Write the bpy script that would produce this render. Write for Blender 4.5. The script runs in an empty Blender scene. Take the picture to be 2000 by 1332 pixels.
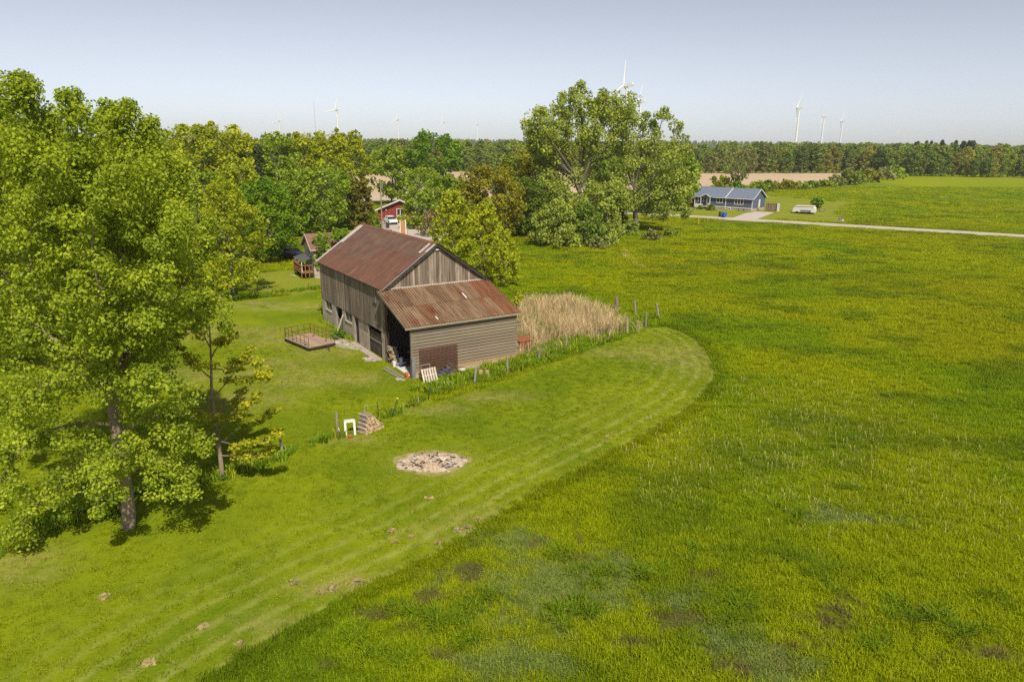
import bpy, math, random
import numpy as np
from mathutils import Vector, Matrix, Euler
from mathutils.geometry import delaunay_2d_cdt

R = math.radians
scene = bpy.context.scene
C = scene.collection

# ------------------------------------------------------------------ camera, sky, sun, exposure
F_PX, PITCH, ROLL, CAM_H = 1400.0, R(15.4), R(0.45), 17.0
cam = bpy.data.cameras.new('camera')
cam.sensor_width = 36.0; cam.sensor_fit = 'HORIZONTAL'
cam.lens = 36.0 * F_PX / 2000.0
cam.clip_start = 0.5; cam.clip_end = 20000
cam_o = bpy.data.objects.new('camera', cam); C.objects.link(cam_o)
cam_o.matrix_world = Matrix.Translation((0, 0, CAM_H)) @ Matrix.Rotation(math.pi/2 - PITCH, 4, 'X') @ Matrix.Rotation(ROLL, 4, 'Z')
scene.camera = cam_o

SUN_EL = R(49.0)
LH = Vector((-0.30, 0.954, 0)).normalized()            # horizontal travel of the light
LDIR = Vector((LH.x*math.cos(SUN_EL), LH.y*math.cos(SUN_EL), -math.sin(SUN_EL)))
world = bpy.data.worlds.new('World'); scene.world = world; world.use_nodes = True
wn = world.node_tree; wn.nodes.clear()
sky = wn.nodes.new('ShaderNodeTexSky'); sky.sky_type = 'NISHITA'; sky.sun_disc = False
sky.sun_elevation = SUN_EL; sky.sun_rotation = math.atan2(-LH.x, -LH.y)
sky.altitude = 0; sky.air_density = 0.6; sky.dust_density = 0.5; sky.ozone_density = 2.0
bg = wn.nodes.new('ShaderNodeBackground'); bg.inputs[1].default_value = 0.099
wo = wn.nodes.new('ShaderNodeOutputWorld')
hz = wn.nodes.new('ShaderNodeHueSaturation'); hz.inputs['Saturation'].default_value = 0.42   # milky spring sky
tn = wn.nodes.new('ShaderNodeMix'); tn.data_type = 'RGBA'; tn.blend_type = 'MULTIPLY'; tn.inputs[0].default_value = 1.0; tn.inputs[7].default_value = (1.0, 0.99, 0.99, 1)
wn.links.new(sky.outputs[0], hz.inputs['Color']); wn.links.new(hz.outputs[0], tn.inputs[6]); wn.links.new(tn.outputs[2], bg.inputs[0]); wn.links.new(bg.outputs[0], wo.inputs[0])
sl = bpy.data.lights.new('sun', 'SUN'); sl.energy = 4.0; sl.angle = R(0.6); sl.color = (1.0, 0.93, 0.80)
so = bpy.data.objects.new('sun', sl); C.objects.link(so)
so.rotation_euler = LDIR.to_track_quat('-Z', 'Y').to_euler()
so.location = (60, -120, 150)
vs = scene.view_settings
vs.view_transform = 'Standard'; vs.look = 'None'; vs.gamma = 1.0; vs.exposure = 0.34; vs.use_curve_mapping = False
scene.render.engine = 'CYCLES'
scene.cycles.max_bounces = 7; scene.cycles.diffuse_bounces = 3; scene.cycles.transmission_bounces = 4
scene.cycles.glossy_bounces = 2; scene.cycles.volume_bounces = 0; scene.cycles.transparent_max_bounces = 4
scene.cycles.use_denoising = False

# ------------------------------------------------------------------ helpers
_c, _s = math.cos(ROLL), math.sin(ROLL)
_f = np.array([0, math.cos(PITCH), -math.sin(PITCH)]); _r = np.array([1., 0, 0]); _u = np.cross(_r, _f)
_r2 = _c*_r + _s*_u; _u2 = -_s*_r + _c*_u
def ray(x, y): return _f + _r2*(x-1000)/F_PX + _u2*(666-y)/F_PX
def G(x, y, z=0.0):
    d = ray(x, y); t = (z-CAM_H)/d[2]; return np.array([0, 0, CAM_H]) + d*t
def GY(x, y, Y):
    d = ray(x, y); return np.array([0, 0, CAM_H]) + d*(Y/d[1])

def tag(o, label=None, cat=None, group=None, kind=None):
    if label: o['label'] = label
    if cat: o['category'] = cat
    if group: o['group'] = group
    if kind: o['kind'] = kind
    return o
def thing(name, label, cat, loc=(0, 0, 0), rz=0, group=None, kind=None):
    o = bpy.data.objects.new(name, None); C.objects.link(o)
    o.empty_display_size = 0.2
    o.location = loc; o.rotation_euler = (0, 0, rz)
    return tag(o, label, cat, group, kind)
def add(name, me, parent=None, loc=(0, 0, 0), rot=(0, 0, 0), scale=(1, 1, 1), col=None):
    o = bpy.data.objects.new(name, me); C.objects.link(o)
    o.location = loc; o.rotation_euler = rot; o.scale = scale
    if parent: o.parent = parent
    if col: o.color = (*col, 1)
    return o
def new_mesh(name, V, Fs, mat=None, smooth=False):
    me = bpy.data.meshes.new(name); me.from_pydata([tuple(v) for v in V], [], [tuple(f) for f in Fs])
    if mat: me.materials.append(mat)
    if smooth: me.polygons.foreach_set('use_smooth', [True]*len(me.polygons))
    me.update(); return me
def quad_mesh(name, V, mat, v=None, k=4):
    """V: (k*n,3) array, every k verts one face"""
    n = len(V)//k
    me = bpy.data.meshes.new(name)
    me.vertices.add(len(V)); me.vertices.foreach_set('co', np.asarray(V, np.float32).ravel())
    me.loops.add(len(V)); me.loops.foreach_set('vertex_index', np.arange(len(V), dtype=np.int32))
    me.polygons.add(n); me.polygons.foreach_set('loop_start', np.arange(0, len(V), k, dtype=np.int32))
    me.update(calc_edges=True)
    if v is not None:
        a = me.attributes.new('v', 'FLOAT', 'FACE'); a.data.foreach_set('value', np.asarray(v, np.float32))
    me.materials.append(mat); return me

class MB:
    def __init__(self): self.V = []; self.F = []
    def raw(self, V, Fs):
        n = len(self.V); self.V += [tuple(v) for v in V]; self.F += [tuple(i+n for i in f) for f in Fs]; return self
    def box(self, c, s, rot=None):
        x, y, z = s[0]/2, s[1]/2, s[2]/2
        V = [Vector(p) for p in [(-x,-y,-z),(x,-y,-z),(x,y,-z),(-x,y,-z),(-x,-y,z),(x,-y,z),(x,y,z),(-x,y,z)]]
        if rot is not None:
            m = Euler(rot).to_matrix(); V = [m @ p for p in V]
        V = [p + Vector(c) for p in V]
        return self.raw(V, [(0,3,2,1),(4,5,6,7),(0,1,5,4),(1,2,6,5),(2,3,7,6),(3,0,4,7)])
    def tube(self, pts, rad, n=6, cap=True):
        pts = [Vector(p) for p in pts]; base = len(self.V)
        if not hasattr(rad, '__len__'): rad = [rad]*len(pts)
        for i, p in enumerate(pts):
            d = (pts[min(i+1, len(pts)-1)] - pts[max(i-1, 0)])
            if d.length < 1e-9: d = Vector((0, 0, 1))
            d.normalize(); ref = Vector((0, 0, 1)) if abs(d.z) < .9 else Vector((1, 0, 0))
            a = d.cross(ref).normalized(); b = d.cross(a)
            for k in range(n):
                t = 2*math.pi*k/n; self.V.append(tuple(p + (a*math.cos(t)+b*math.sin(t))*rad[i]))
        for i in range(len(pts)-1):
            for k in range(n):
                k2 = (k+1) % n
                self.F.append((base+i*n+k, base+i*n+k2, base+(i+1)*n+k2, base+(i+1)*n+k))
        if cap:
            self.F.append(tuple(base+k for k in range(n))[::-1]); self.F.append(tuple(base+(len(pts)-1)*n+k for k in range(n)))
        return self
    def ring(self, c, r, tr, axis, n=20, m=6):
        axis = Vector(axis).normalized(); ref = Vector((0,0,1)) if abs(axis.z) < .9 else Vector((1,0,0))
        a = axis.cross(ref).normalized(); b = axis.cross(a); base = len(self.V)
        for i in range(n):
            t = 2*math.pi*i/n; d = a*math.cos(t)+b*math.sin(t)
            for j in range(m):
                s = 2*math.pi*j/m; self.V.append(tuple(Vector(c)+d*(r+tr*math.cos(s))+axis*tr*math.sin(s)))
        for i in range(n):
            for j in range(m):
                self.F.append((base+i*m+j, base+((i+1)%n)*m+j, base+((i+1)%n)*m+(j+1)%m, base+i*m+(j+1)%m))
        return self
    def prism(self, poly, axis, a0, a1):
        """poly 2-D extruded along axis 0/1/2 between a0 and a1"""
        n = len(poly)
        def pt(p, a): return (a, p[0], p[1]) if axis == 0 else (p[0], a, p[1]) if axis == 1 else (p[0], p[1], a)
        V = [pt(p, a0) for p in poly] + [pt(p, a1) for p in poly]
        Fs = [tuple(range(n))[::-1], tuple(range(n, 2*n))] + [(i, (i+1)%n, n+(i+1)%n, n+i) for i in range(n)]
        return self.raw(V, Fs)
    def build(self, name, mat, parent=None, loc=(0,0,0), rot=(0,0,0), col=None, smooth=False):
        me = new_mesh(name, self.V, self.F, mat, smooth)
        import bmesh
        bm = bmesh.new(); bm.from_mesh(me); bmesh.ops.recalc_face_normals(bm, faces=bm.faces); bm.to_mesh(me); bm.free()
        return add(name, me, parent, loc, rot, (1,1,1), col)

# noise for laying things out
_rt = np.random.RandomState(5).rand(256, 256)
def vnoise(x, y, seed=0):
    x = np.asarray(x, float) + seed*37.3; y = np.asarray(y, float) + seed*91.7
    xi = np.floor(x).astype(int); yi = np.floor(y).astype(int); fx = x-xi; fy = y-yi
    fx = fx*fx*(3-2*fx); fy = fy*fy*(3-2*fy)
    g = lambda i, j: _rt[(xi+i) & 255, (yi+j) & 255]
    return (g(0,0)*(1-fx)+g(1,0)*fx)*(1-fy) + (g(0,1)*(1-fx)+g(1,1)*fx)*fy
def fbm(x, y, seed=0, o=3):
    s = 0; a = .5; t = 0
    for i in range(o):
        s = s + a*vnoise(np.asarray(x)*2**i, np.asarray(y)*2**i, seed+i); t += a; a *= .5
    return s/t
def inpoly(x, y, poly):
    x = np.asarray(x); y = np.asarray(y); r = np.zeros(x.shape, bool); n = len(poly)
    for i in range(n):
        x0, y0 = poly[i][:2]; x1, y1 = poly[(i+1) % n][:2]
        c = ((y0 > y) != (y1 > y)) & (x < (x1-x0)*(y-y0)/((y1-y0) if abs(y1-y0) > 1e-12 else 1e-12)+x0); r ^= c
    return r
def dist_poly(x, y, line):
    d = np.full(np.asarray(x).shape, 1e9)
    for i in range(len(line)-1):
        a = np.array(line[i][:2]); b = np.array(line[i+1][:2]); ab = b-a; L = max(ab@ab, 1e-9)
        t = np.clip(((x-a[0])*ab[0]+(y-a[1])*ab[1])/L, 0, 1)
        d = np.minimum(d, np.hypot(x-a[0]-t*ab[0], y-a[1]-t*ab[1]))
    return d
def smooth_line(pts, n=6, closed=False):
    pts = [np.array(p[:2], float) for p in pts]; out = []; N = len(pts)
    for i in range(N if closed else N-1):
        if closed: p0, p1, p2, p3 = pts[i-1], pts[i], pts[(i+1)%N], pts[(i+2)%N]
        else: p0, p1, p2, p3 = pts[max(i-1,0)], pts[i], pts[i+1], pts[min(i+2,N-1)]
        for k in range(n):
            t = k/n
            out.append(.5*((2*p1)+(-p0+p2)*t+(2*p0-5*p1+4*p2-p3)*t*t+(-p0+3*p1-3*p2+p3)*t**3))
    if not closed: out.append(pts[-1])
    return out

# ------------------------------------------------------------------ materials
def nt(name):
    m = bpy.data.materials.new(name); m.use_nodes = True; t = m.node_tree; t.nodes.clear()
    out = t.nodes.new('ShaderNodeOutputMaterial'); return m, t, out
def N(t, typ, **kw):
    n = t.nodes.new(typ)
    for k, v in kw.items(): setattr(n, k, v)
    return n
def mixc(t, fac, a, b, mode='MIX'):
    n = N(t, 'ShaderNodeMix', data_type='RGBA', blend_type=mode)
    for sock, val in ((n.inputs[0], fac), (n.inputs[6], a), (n.inputs[7], b)):
        if hasattr(val, 'is_linked') or isinstance(val, bpy.types.NodeSocket): t.links.new(val, sock)
        elif isinstance(val, (int, float)): sock.default_value = val
        else: sock.default_value = (*val, 1)
    return n.outputs[2]
def ramp(t, fac, p0, p1, v0=0., v1=1.):
    n = N(t, 'ShaderNodeMapRange'); t.links.new(fac, n.inputs[0])
    n.inputs[1].default_value = p0; n.inputs[2].default_value = p1; n.inputs[3].default_value = v0; n.inputs[4].default_value = v1
    return n.outputs[0]
def noise_tex(t, vec, scale, detail=3, rough=.55):
    n = N(t, 'ShaderNodeTexNoise'); n.inputs['Scale'].default_value = scale; n.inputs['Detail'].default_value = detail
    n.inputs['Roughness'].default_value = rough; t.links.new(vec, n.inputs['Vector']); return n.outputs[0]
def position(t, scale=(1,1,1), rotz=0):
    g = N(t, 'ShaderNodeNewGeometry')
    if scale == (1,1,1) and rotz == 0: return g.outputs['Position']
    v = N(t, 'ShaderNodeVectorRotate', rotation_type='Z_AXIS'); v.inputs['Angle'].default_value = -rotz
    t.links.new(g.outputs['Position'], v.inputs['Vector'])
    m = N(t, 'ShaderNodeMapping', vector_type='POINT'); m.inputs['Scale'].default_value = scale
    t.links.new(v.outputs[0], m.inputs['Vector']); return m.outputs[0]
def pmat(name, c1, c2=None, scale=3., stretch=(1,1,1), rotz=0, rough=.8, metal=0., bump=0., var=.15, c3=None, s3=1., t3=(.58,.72), st3=(1,1,1), spec=.3, bscale=None):
    """two-tone noise times the object's own colour, a third colour in blotches"""
    m, t, out = nt(name); b = N(t, 'ShaderNodeBsdfPrincipled')
    c2 = c2 or tuple(x*.7 for x in c1)
    p = position(t, stretch, rotz); nz = noise_tex(t, p, scale, 4, .6)
    col = mixc(t, ramp(t, nz, .36, .64), c1, c2)
    if c3:
        n3 = noise_tex(t, position(t, st3, rotz), s3, 5, .65); col = mixc(t, ramp(t, n3, *t3), col, c3)
    oi = N(t, 'ShaderNodeObjectInfo')
    col = mixc(t, 1.0, col, oi.outputs['Color'], 'MULTIPLY')
    if var:
        hs = N(t, 'ShaderNodeHueSaturation'); t.links.new(col, hs.inputs['Color'])
        t.links.new(ramp(t, oi.outputs['Random'], 0, 1, 1-var, 1+var), hs.inputs['Value']); col = hs.outputs[0]
    t.links.new(col, b.inputs['Base Color'])
    b.inputs['Roughness'].default_value = rough; b.inputs['Metallic'].default_value = metal
    b.inputs['Specular IOR Level'].default_value = spec
    if bump:
        bn = N(t, 'ShaderNodeBump'); bn.inputs['Strength'].default_value = bump; bn.inputs['Distance'].default_value = .03
        t.links.new(noise_tex(t, p, bscale or scale*3, 4), bn.inputs['Height']); t.links.new(bn.outputs[0], b.inputs['Normal'])
    t.links.new(b.outputs[0], out.inputs[0]); return m
def leaf_mat(name, src, trans=.44, rough=.5, spec=.25, vlo=.52, vhi=1.48):
    """src: 'object' (object colour) or 'instancer' (attribute col on the instance)"""
    m, t, out = nt(name)
    if src == 'object': col = N(t, 'ShaderNodeObjectInfo').outputs['Color']
    else:
        a = N(t, 'ShaderNodeAttribute', attribute_type='INSTANCER', attribute_name='col'); col = a.outputs['Color']
    v = N(t, 'ShaderNodeAttribute', attribute_type='GEOMETRY', attribute_name='v')
    hs = N(t, 'ShaderNodeHueSaturation'); t.links.new(col, hs.inputs['Color'])
    t.links.new(ramp(t, v.outputs['Fac'], 0, 1, vlo, vhi), hs.inputs['Value'])
    t.links.new(ramp(t, v.outputs['Fac'], 0, 1, .515, .485), hs.inputs['Hue'])
    b = N(t, 'ShaderNodeBsdfPrincipled'); b.inputs['Roughness'].default_value = rough; b.inputs['Specular IOR Level'].default_value = spec
    tr = N(t, 'ShaderNodeBsdfTranslucent'); ms = N(t, 'ShaderNodeMixShader'); ms.inputs[0].default_value = trans
    t.links.new(hs.outputs[0], b.inputs['Base Color'])
    t.links.new(mixc(t, 1.0, hs.outputs[0], (1.25, 1.15, .6), 'MULTIPLY'), tr.inputs['Color'])
    t.links.new(b.outputs[0], ms.inputs[1]); t.links.new(tr.outputs[0], ms.inputs[2]); t.links.new(ms.outputs[0], out.inputs[0])
    return m

BTH = -1.004                                           # heading of the barn's long side
M = {}
M['leaf'] = leaf_mat('leaf', 'object', spec=.18, rough=.55)
M['grass'] = leaf_mat('grass_blade', 'instancer', trans=.35, rough=.7, spec=.05, vlo=.7, vhi=1.3)
M['straw'] = leaf_mat('straw', 'instancer', trans=.2, rough=.7, spec=.1, vlo=.7, vhi=1.2)
M['bark'] = pmat('bark', (.20,.165,.125), (.10,.08,.06), 5, (1,1,.25), rough=.95, bump=.6)
M['bark_pale'] = pmat('bark_pale', (.36,.27,.19), (.20,.15,.11), 4, (1,1,.3), rough=.95, bump=.6)
M['bark_white'] = pmat('bark_white', (.62,.58,.52), (.30,.27,.23), 3, (1,1,1), rough=.9)
M['board'] = pmat('weathered_board', (.265,.212,.162), (.140,.108,.082), 6, (1,1,.10), rough=.92, bump=.35, var=.28, c3=(.35,.28,.21), s3=2.2, st3=(1,1,.25), t3=(.5,.75))
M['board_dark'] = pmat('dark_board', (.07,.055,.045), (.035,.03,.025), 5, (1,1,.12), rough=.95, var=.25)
M['siding'] = pmat('tan_siding', (.265,.210,.145), (.235,.185,.127), 2.2, (1,.12,1), BTH, rough=.75, bump=.15, var=.10, c3=(.19,.165,.135), s3=.8, st3=(1,.3,.6), t3=(.5,.8))
M['concrete'] = pmat('concrete', (.46,.39,.31), (.34,.285,.225), 1.6, rough=.95, bump=.4, var=.08, c3=(.16,.14,.115), s3=.9, t3=(.55,.75), bscale=12)
M['rust_roof'] = pmat('rust_roof', (.165,.086,.056), (.128,.068,.048), .9, (1,1,1), BTH, rough=.75, var=.05, c3=(.34,.170,.10), s3=1.3, t3=(.57,.74), st3=(2.6,.45,.45), spec=.2)
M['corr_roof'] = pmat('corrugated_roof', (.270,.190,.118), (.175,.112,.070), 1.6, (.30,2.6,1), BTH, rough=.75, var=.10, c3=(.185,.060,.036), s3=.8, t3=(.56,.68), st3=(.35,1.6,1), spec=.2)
M['pale_metal'] = pmat('pale_metal', (.52,.47,.43), (.42,.37,.33), 2.5, rough=.55, var=.08)
M['galv'] = pmat('galvanised', (.33,.33,.33), (.22,.22,.22), 5, rough=.5, metal=.3, var=.1)
M['rust'] = pmat('rust', (.16,.065,.035), (.09,.04,.025), 9, rough=.9, var=.15)
M['grey_wood'] = pmat('grey_wood', (.31,.27,.225), (.20,.17,.14), 8, (1,1,.2), rough=.95, var=.15, bump=.3)
M['pale_wood'] = pmat('pale_wood', (.60,.52,.43), (.47,.40,.32), 7, rough=.9, var=.12)
M['fresh_wood'] = pmat('fresh_wood', (.55,.38,.21), (.42,.28,.15), 5, rough=.85, var=.12)
M['cut_wood'] = pmat('cut_log_end', (.56,.39,.22), (.40,.26,.14), 14, rough=.9, var=.2)
M['log_bark'] = pmat('log_bark', (.33,.27,.21), (.20,.16,.12), 10, rough=.95, var=.2)
M['dark'] = pmat('dark_opening', (.015,.013,.012), (.01,.009,.008), 3, rough=1, var=0, spec=0)
M['white_paint'] = pmat('white_paint', (.72,.70,.66), (.62,.60,.56), 3, rough=.6, var=.03)
M['plastic'] = pmat('plastic', (.8,.8,.8), (.74,.74,.74), 4, rough=.45, var=0, spec=.5)
M['metal_dark'] = pmat('dark_steel', (.05,.045,.04), (.035,.03,.03), 8, rough=.7, var=.1)
M['glass'] = pmat('window_glass', (.03,.035,.04), (.02,.025,.03), 2, rough=.08, var=0, spec=.9)
M['green_pane'] = pmat('green_pane', (.045,.085,.06), (.03,.055,.04), 2.5, rough=.35, var=.1, spec=.5)
M['blue_siding'] = pmat('blue_siding', (.105,.125,.185), (.095,.11,.165), 2, rough=.7, var=.03)
M['blue_shingle'] = pmat('blue_shingle', (.165,.195,.26), (.13,.155,.215), 2.5, rough=.9, var=.04, bump=.3)
M['dark_shingle'] = pmat('dark_shingle', (.03,.035,.045), (.045,.05,.06), 2.5, rough=.9, var=.03)
M['brown_shingle'] = pmat('brown_shingle', (.235,.13,.095), (.18,.10,.075), 2, rough=.9, var=.03)
M['red_siding'] = pmat('red_siding', (.30,.055,.035), (.24,.045,.03), 3, (1,1,.1), rough=.8, var=.08)
M['beige_siding'] = pmat('beige_siding', (.46,.39,.30), (.40,.34,.26), 3, rough=.8, var=.03)
M['tarp'] = pmat('grey_tarp', (.12,.12,.13), (.09,.09,.10), 3, rough=.6, var=.1)
M['stone'] = pmat('field_stone', (.42,.37,.30), (.28,.24,.19), 6, rough=.95, var=.25, bump=.4)
M['clay'] = pmat('clay_tile', (.44,.34,.23), (.32,.24,.16), 5, rough=.9, var=.15)
M['ash'] = pmat('wood_ash', (.60,.48,.38), (.40,.30,.21), 2.4, rough=1, var=.0, bump=.9, c3=(.20,.15,.10), s3=3.0, t3=(.52,.68), bscale=9)
M['scorch'] = pmat('scorched_grass', (.34,.27,.13), (.24,.25,.05), 1.6, rough=1, var=0, bump=.5)
M['char'] = pmat('charred_wood', (.05,.042,.036), (.10,.085,.07), 8, rough=1, var=.4)
M['gravel'] = pmat('gravel_road', (.50,.44,.36), (.42,.365,.295), 1.2, rough=1, var=0, bump=.3, bscale=20)
M['drive'] = pmat('driveway_gravel', (.52,.45,.39), (.44,.38,.32), .8, rough=1, var=0, bump=.3, bscale=20)
M['asphalt'] = pmat('asphalt', (.07,.07,.072), (.055,.055,.058), 1, rough=.95, var=0)
M['soil'] = pmat('ploughed_soil', (.54,.405,.255), (.47,.35,.22), .05, (1,4,1), R(-35), rough=1, var=0, c3=(.42,.31,.195), s3=.02, t3=(.5,.75))
M['turbine'] = pmat('turbine_white', (.80,.79,.77), (.78,.77,.75), 1, rough=.5, var=0)
M['car_white'] = pmat('car_white', (.78,.78,.78), (.77,.77,.77), 1, rough=.25, var=0, spec=.6)
M['car_dark'] = pmat('car_dark', (.02,.022,.028), (.02,.022,.028), 1, rough=.25, var=0, spec=.6)
M['rubber'] = pmat('rubber', (.02,.02,.02), (.025,.025,.025), 3, rough=.9, var=0)
M['lamp_red'] = pmat('tail_lamp', (.35,.02,.02), (.3,.02,.02), 3, rough=.3, var=0)

# rib shading painted into the corrugated sheets' colour as dark bands
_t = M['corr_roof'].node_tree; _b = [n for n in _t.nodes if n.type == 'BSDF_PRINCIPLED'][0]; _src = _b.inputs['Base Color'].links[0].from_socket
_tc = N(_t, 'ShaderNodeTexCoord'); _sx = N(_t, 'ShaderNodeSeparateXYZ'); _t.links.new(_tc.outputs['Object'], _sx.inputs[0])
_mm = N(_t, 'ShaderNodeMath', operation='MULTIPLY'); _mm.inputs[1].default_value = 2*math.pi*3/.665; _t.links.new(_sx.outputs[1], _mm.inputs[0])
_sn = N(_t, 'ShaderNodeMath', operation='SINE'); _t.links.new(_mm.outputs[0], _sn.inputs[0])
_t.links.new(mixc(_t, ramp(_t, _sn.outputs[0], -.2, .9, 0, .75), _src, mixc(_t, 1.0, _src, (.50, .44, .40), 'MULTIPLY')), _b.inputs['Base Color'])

_cubes = {}
def cube_mesh(mat):
    if mat not in _cubes:
        h = .5
        _cubes[mat] = new_mesh('block_' + M[mat].name, [(-h,-h,-h),(h,-h,-h),(h,h,-h),(-h,h,-h),(-h,-h,h),(h,-h,h),(h,h,h),(-h,h,h)],
                               [(0,3,2,1),(4,5,6,7),(0,1,5,4),(1,2,6,5),(2,3,7,6),(3,0,4,7)], M[mat])
    return _cubes[mat]
def box(name, par, mat, c, s, rot=(0,0,0), col=None): return add(name, cube_mesh(mat), par, c, rot, s, col)
def span(name, par, mat, lo, hi, col=None):
    return box(name, par, mat, tuple((a+b)/2 for a, b in zip(lo, hi)), tuple(abs(b-a) for a, b in zip(lo, hi)), col=col)

# ------------------------------------------------------------------ ground, lawns, roads, fields
MOWN_EDGE = [G(*p) for p in [(300,1400),(370,1345),(440,1298),(520,1250),(600,1206),(720,1142),(840,1086),(940,1026),(1000,990),(1060,952),
    (1140,912),(1215,872),(1295,826),(1357,785),(1388,747),(1393,725),(1383,695),(1352,660),(1300,639)]]
MOWN_EDGE = smooth_line(MOWN_EDGE, 5)
LAWN = [tuple(p) for p in MOWN_EDGE] + [tuple(G(*p)[:2]) for p in [(1262,642),(1225,657),(1190,666),(1130,692),(1050,718),(1000,737),(930,762),(850,786),
    (812,748),(805,741),(754,706),(631,627),(626,568),(560,577),(450,590),(330,603),(150,598),(-100,600),(-500,640),(-500,1000),(-300,1400)]]
YARD2 = smooth_line([G(*p) for p in [(560,576),(626,567),(640,545),(600,528),(520,532),(470,548),(480,570)]], 4, True)
BURN = G(843, 903)[:2]
SEDGE = [(G(1080,1150), 3.3, 2.3), (G(1000,1060), 1.6, 1.1), (G(1210,1110), 1.3, 1.0), (G(1420,1240), 1.8, 1.2), (G(1320,1170), 1.4, .9), (G(1500,1300), 2.0, 1.2), (G(1000,1290), 2.0, 1.1), (G(1640,1010), 2.2, .8)]
BROWN = [(G(850,1165), 1.0, .55), (G(915,1115), .9, .7), (G(805,1235), .7, .35), (G(735,1205), .5, .3), (G(1130,1035), .25, .9), (G(1045,1060), .25, .5), (G(1120,1100), .5, .4), (G(1310,1210), .9, .5), (G(1640,1210), 1.3, .7),
         (G(1660,1180), .5, .9), (G(1590,1260), .8, .4), (G(1920,1280), 1.2, .6), (G(1785,1205), 1.0, .35), (G(860,1290), .6, .3), (G(640,1300), .5, .25), (G(1250,1260), .8, .3), (G(1470,1310), 1.2, .4), (G(1380,1130), .5, .3)]
def ell(x, y, lst, sd):
    m = np.zeros(np.asarray(x).shape)
    w = .9*(fbm(np.asarray(x)*.9, np.asarray(y)*.9, sd) - .5)*2 + .9*(fbm(np.asarray(x)*4, np.asarray(y)*4, sd+5, 2) - .5)*2
    for c, a, b in lst:
        d = np.hypot((x-c[0])/a, (y-c[1])/b) + w
        m = np.maximum(m, np.clip((1.1-d)/.5, 0, 1))
    return m
def meadow_col(x, y):
    x = np.asarray(x, float); y = np.asarray(y, float)
    n1 = fbm(x/11, y/11, 3)[..., None]; n2 = fbm(x/5.5, y/4.0, 9)[..., None]; n3 = fbm(x/28, y/28, 17, 2)[..., None]
    cy = np.array([.268,.312,.004]); cg = np.array([.185,.270,.005]); co = np.array([.258,.285,.005]); cd = np.array([.105,.170,.008])
    st = lambda v, a, b: np.clip((v-a)/(b-a), 0, 1)
    c = cy*(1-st(n1,.42,.66)) + cg*st(n1,.42,.66)
    c = c*(1-.75*st(n3,.50,.66)) + co*.75*st(n3,.50,.66)
    k2 = .65*st(n2,.55,.72); c = c*(1-k2) + cd*k2
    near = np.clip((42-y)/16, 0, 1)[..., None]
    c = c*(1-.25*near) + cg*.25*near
    s = ell(x, y, SEDGE, 31)[..., None]; b = ell(x, y, BROWN, 41)[..., None]
    c = c*(1-.72*s) + np.array([.165,.220,.066])*.72*s
    c = c*(1-.85*b) + np.array([.150,.112,.055])*.85*b
    return c

def ground_mat(name, attr=True, c1=None, c2=None, stripes=False):
    m, t, out = nt(name); b = N(t, 'ShaderNodeBsdfPrincipled'); b.inputs['Roughness'].default_value = 1; b.inputs['Specular IOR Level'].default_value = .05
    pos = position(t)
    if attr: col = N(t, 'ShaderNodeAttribute', attribute_name='gcol').outputs['Color']
    else:
        col = mixc(t, ramp(t, noise_tex(t, pos, .16, 3), .38, .62), c1, c2)
        col = mixc(t, ramp(t, noise_tex(t, pos, 1.3, 4), .52, .72, 0, .55), col, tuple(x*.62 for x in c2))
    if stripes:
        a = N(t, 'ShaderNodeAttribute', attribute_name='bd').outputs['Fac']
        w = N(t, 'ShaderNodeMath', operation='SINE'); ml = N(t, 'ShaderNodeMath', operation='MULTIPLY'); ml.inputs[1].default_value = 2*math.pi/1.15
        wob = N(t, 'ShaderNodeMath', operation='MULTIPLY_ADD'); t.links.new(noise_tex(t, pos, .5, 2), wob.inputs[0]); wob.inputs[1].default_value = .5; t.links.new(a, wob.inputs[2])
        t.links.new(wob.outputs[0], ml.inputs[0]); t.links.new(ml.outputs[0], w.inputs[0])
        fade = ramp(t, a, 8, .3, 0, .55)
        k = N(t, 'ShaderNodeMath', operation='MULTIPLY'); t.links.new(ramp(t, w.outputs[0], .1, 1.0), k.inputs[0]); t.links.new(fade, k.inputs[1])
        k2 = N(t, 'ShaderNodeMath', operation='MULTIPLY'); t.links.new(k.outputs[0], k2.inputs[0]); t.links.new(ramp(t, noise_tex(t, pos, .9, 3), .35, .6, .55, 1), k2.inputs[1])
        col = mixc(t, k2.outputs[0], col, (.42,.40,.11))
        # dry, bleached patches
        dry = N(t, 'ShaderNodeAttribute', attribute_name='dry').outputs['Fac']
        kd = N(t, 'ShaderNodeMath', operation='MULTIPLY'); t.links.new(dry, kd.inputs[0]); t.links.new(ramp(t, noise_tex(t, pos, .7, 4, .65), .38, .62), kd.inputs[1])
        col = mixc(t, kd.outputs[0], col, (.36,.31,.10))
    fine = noise_tex(t, pos, 9, 4, .7)
    col = mixc(t, ramp(t, fine, .3, .7, .55, 0), col, mixc(t, 1.0, col, (.45,.5,.5), 'MULTIPLY'))
    t.links.new(col, b.inputs['Base Color'])
    bn = N(t, 'ShaderNodeBump'); bn.inputs['Strength'].default_value = .7; bn.inputs['Distance'].default_value = .06
    t.links.new(noise_tex(t, pos, 6, 5, .7), bn.inputs['Height']); t.links.new(bn.outputs[0], b.inputs['Normal'])
    t.links.new(b.outputs[0], out.inputs[0]); return m
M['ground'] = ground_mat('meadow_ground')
M['lawn'] = ground_mat('mown_lawn', False, (.240,.285,.008), (.155,.215,.007), True)
M['lawn_far'] = ground_mat('house_lawn', False, (.275,.290,.030), (.230,.262,.022))

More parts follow.
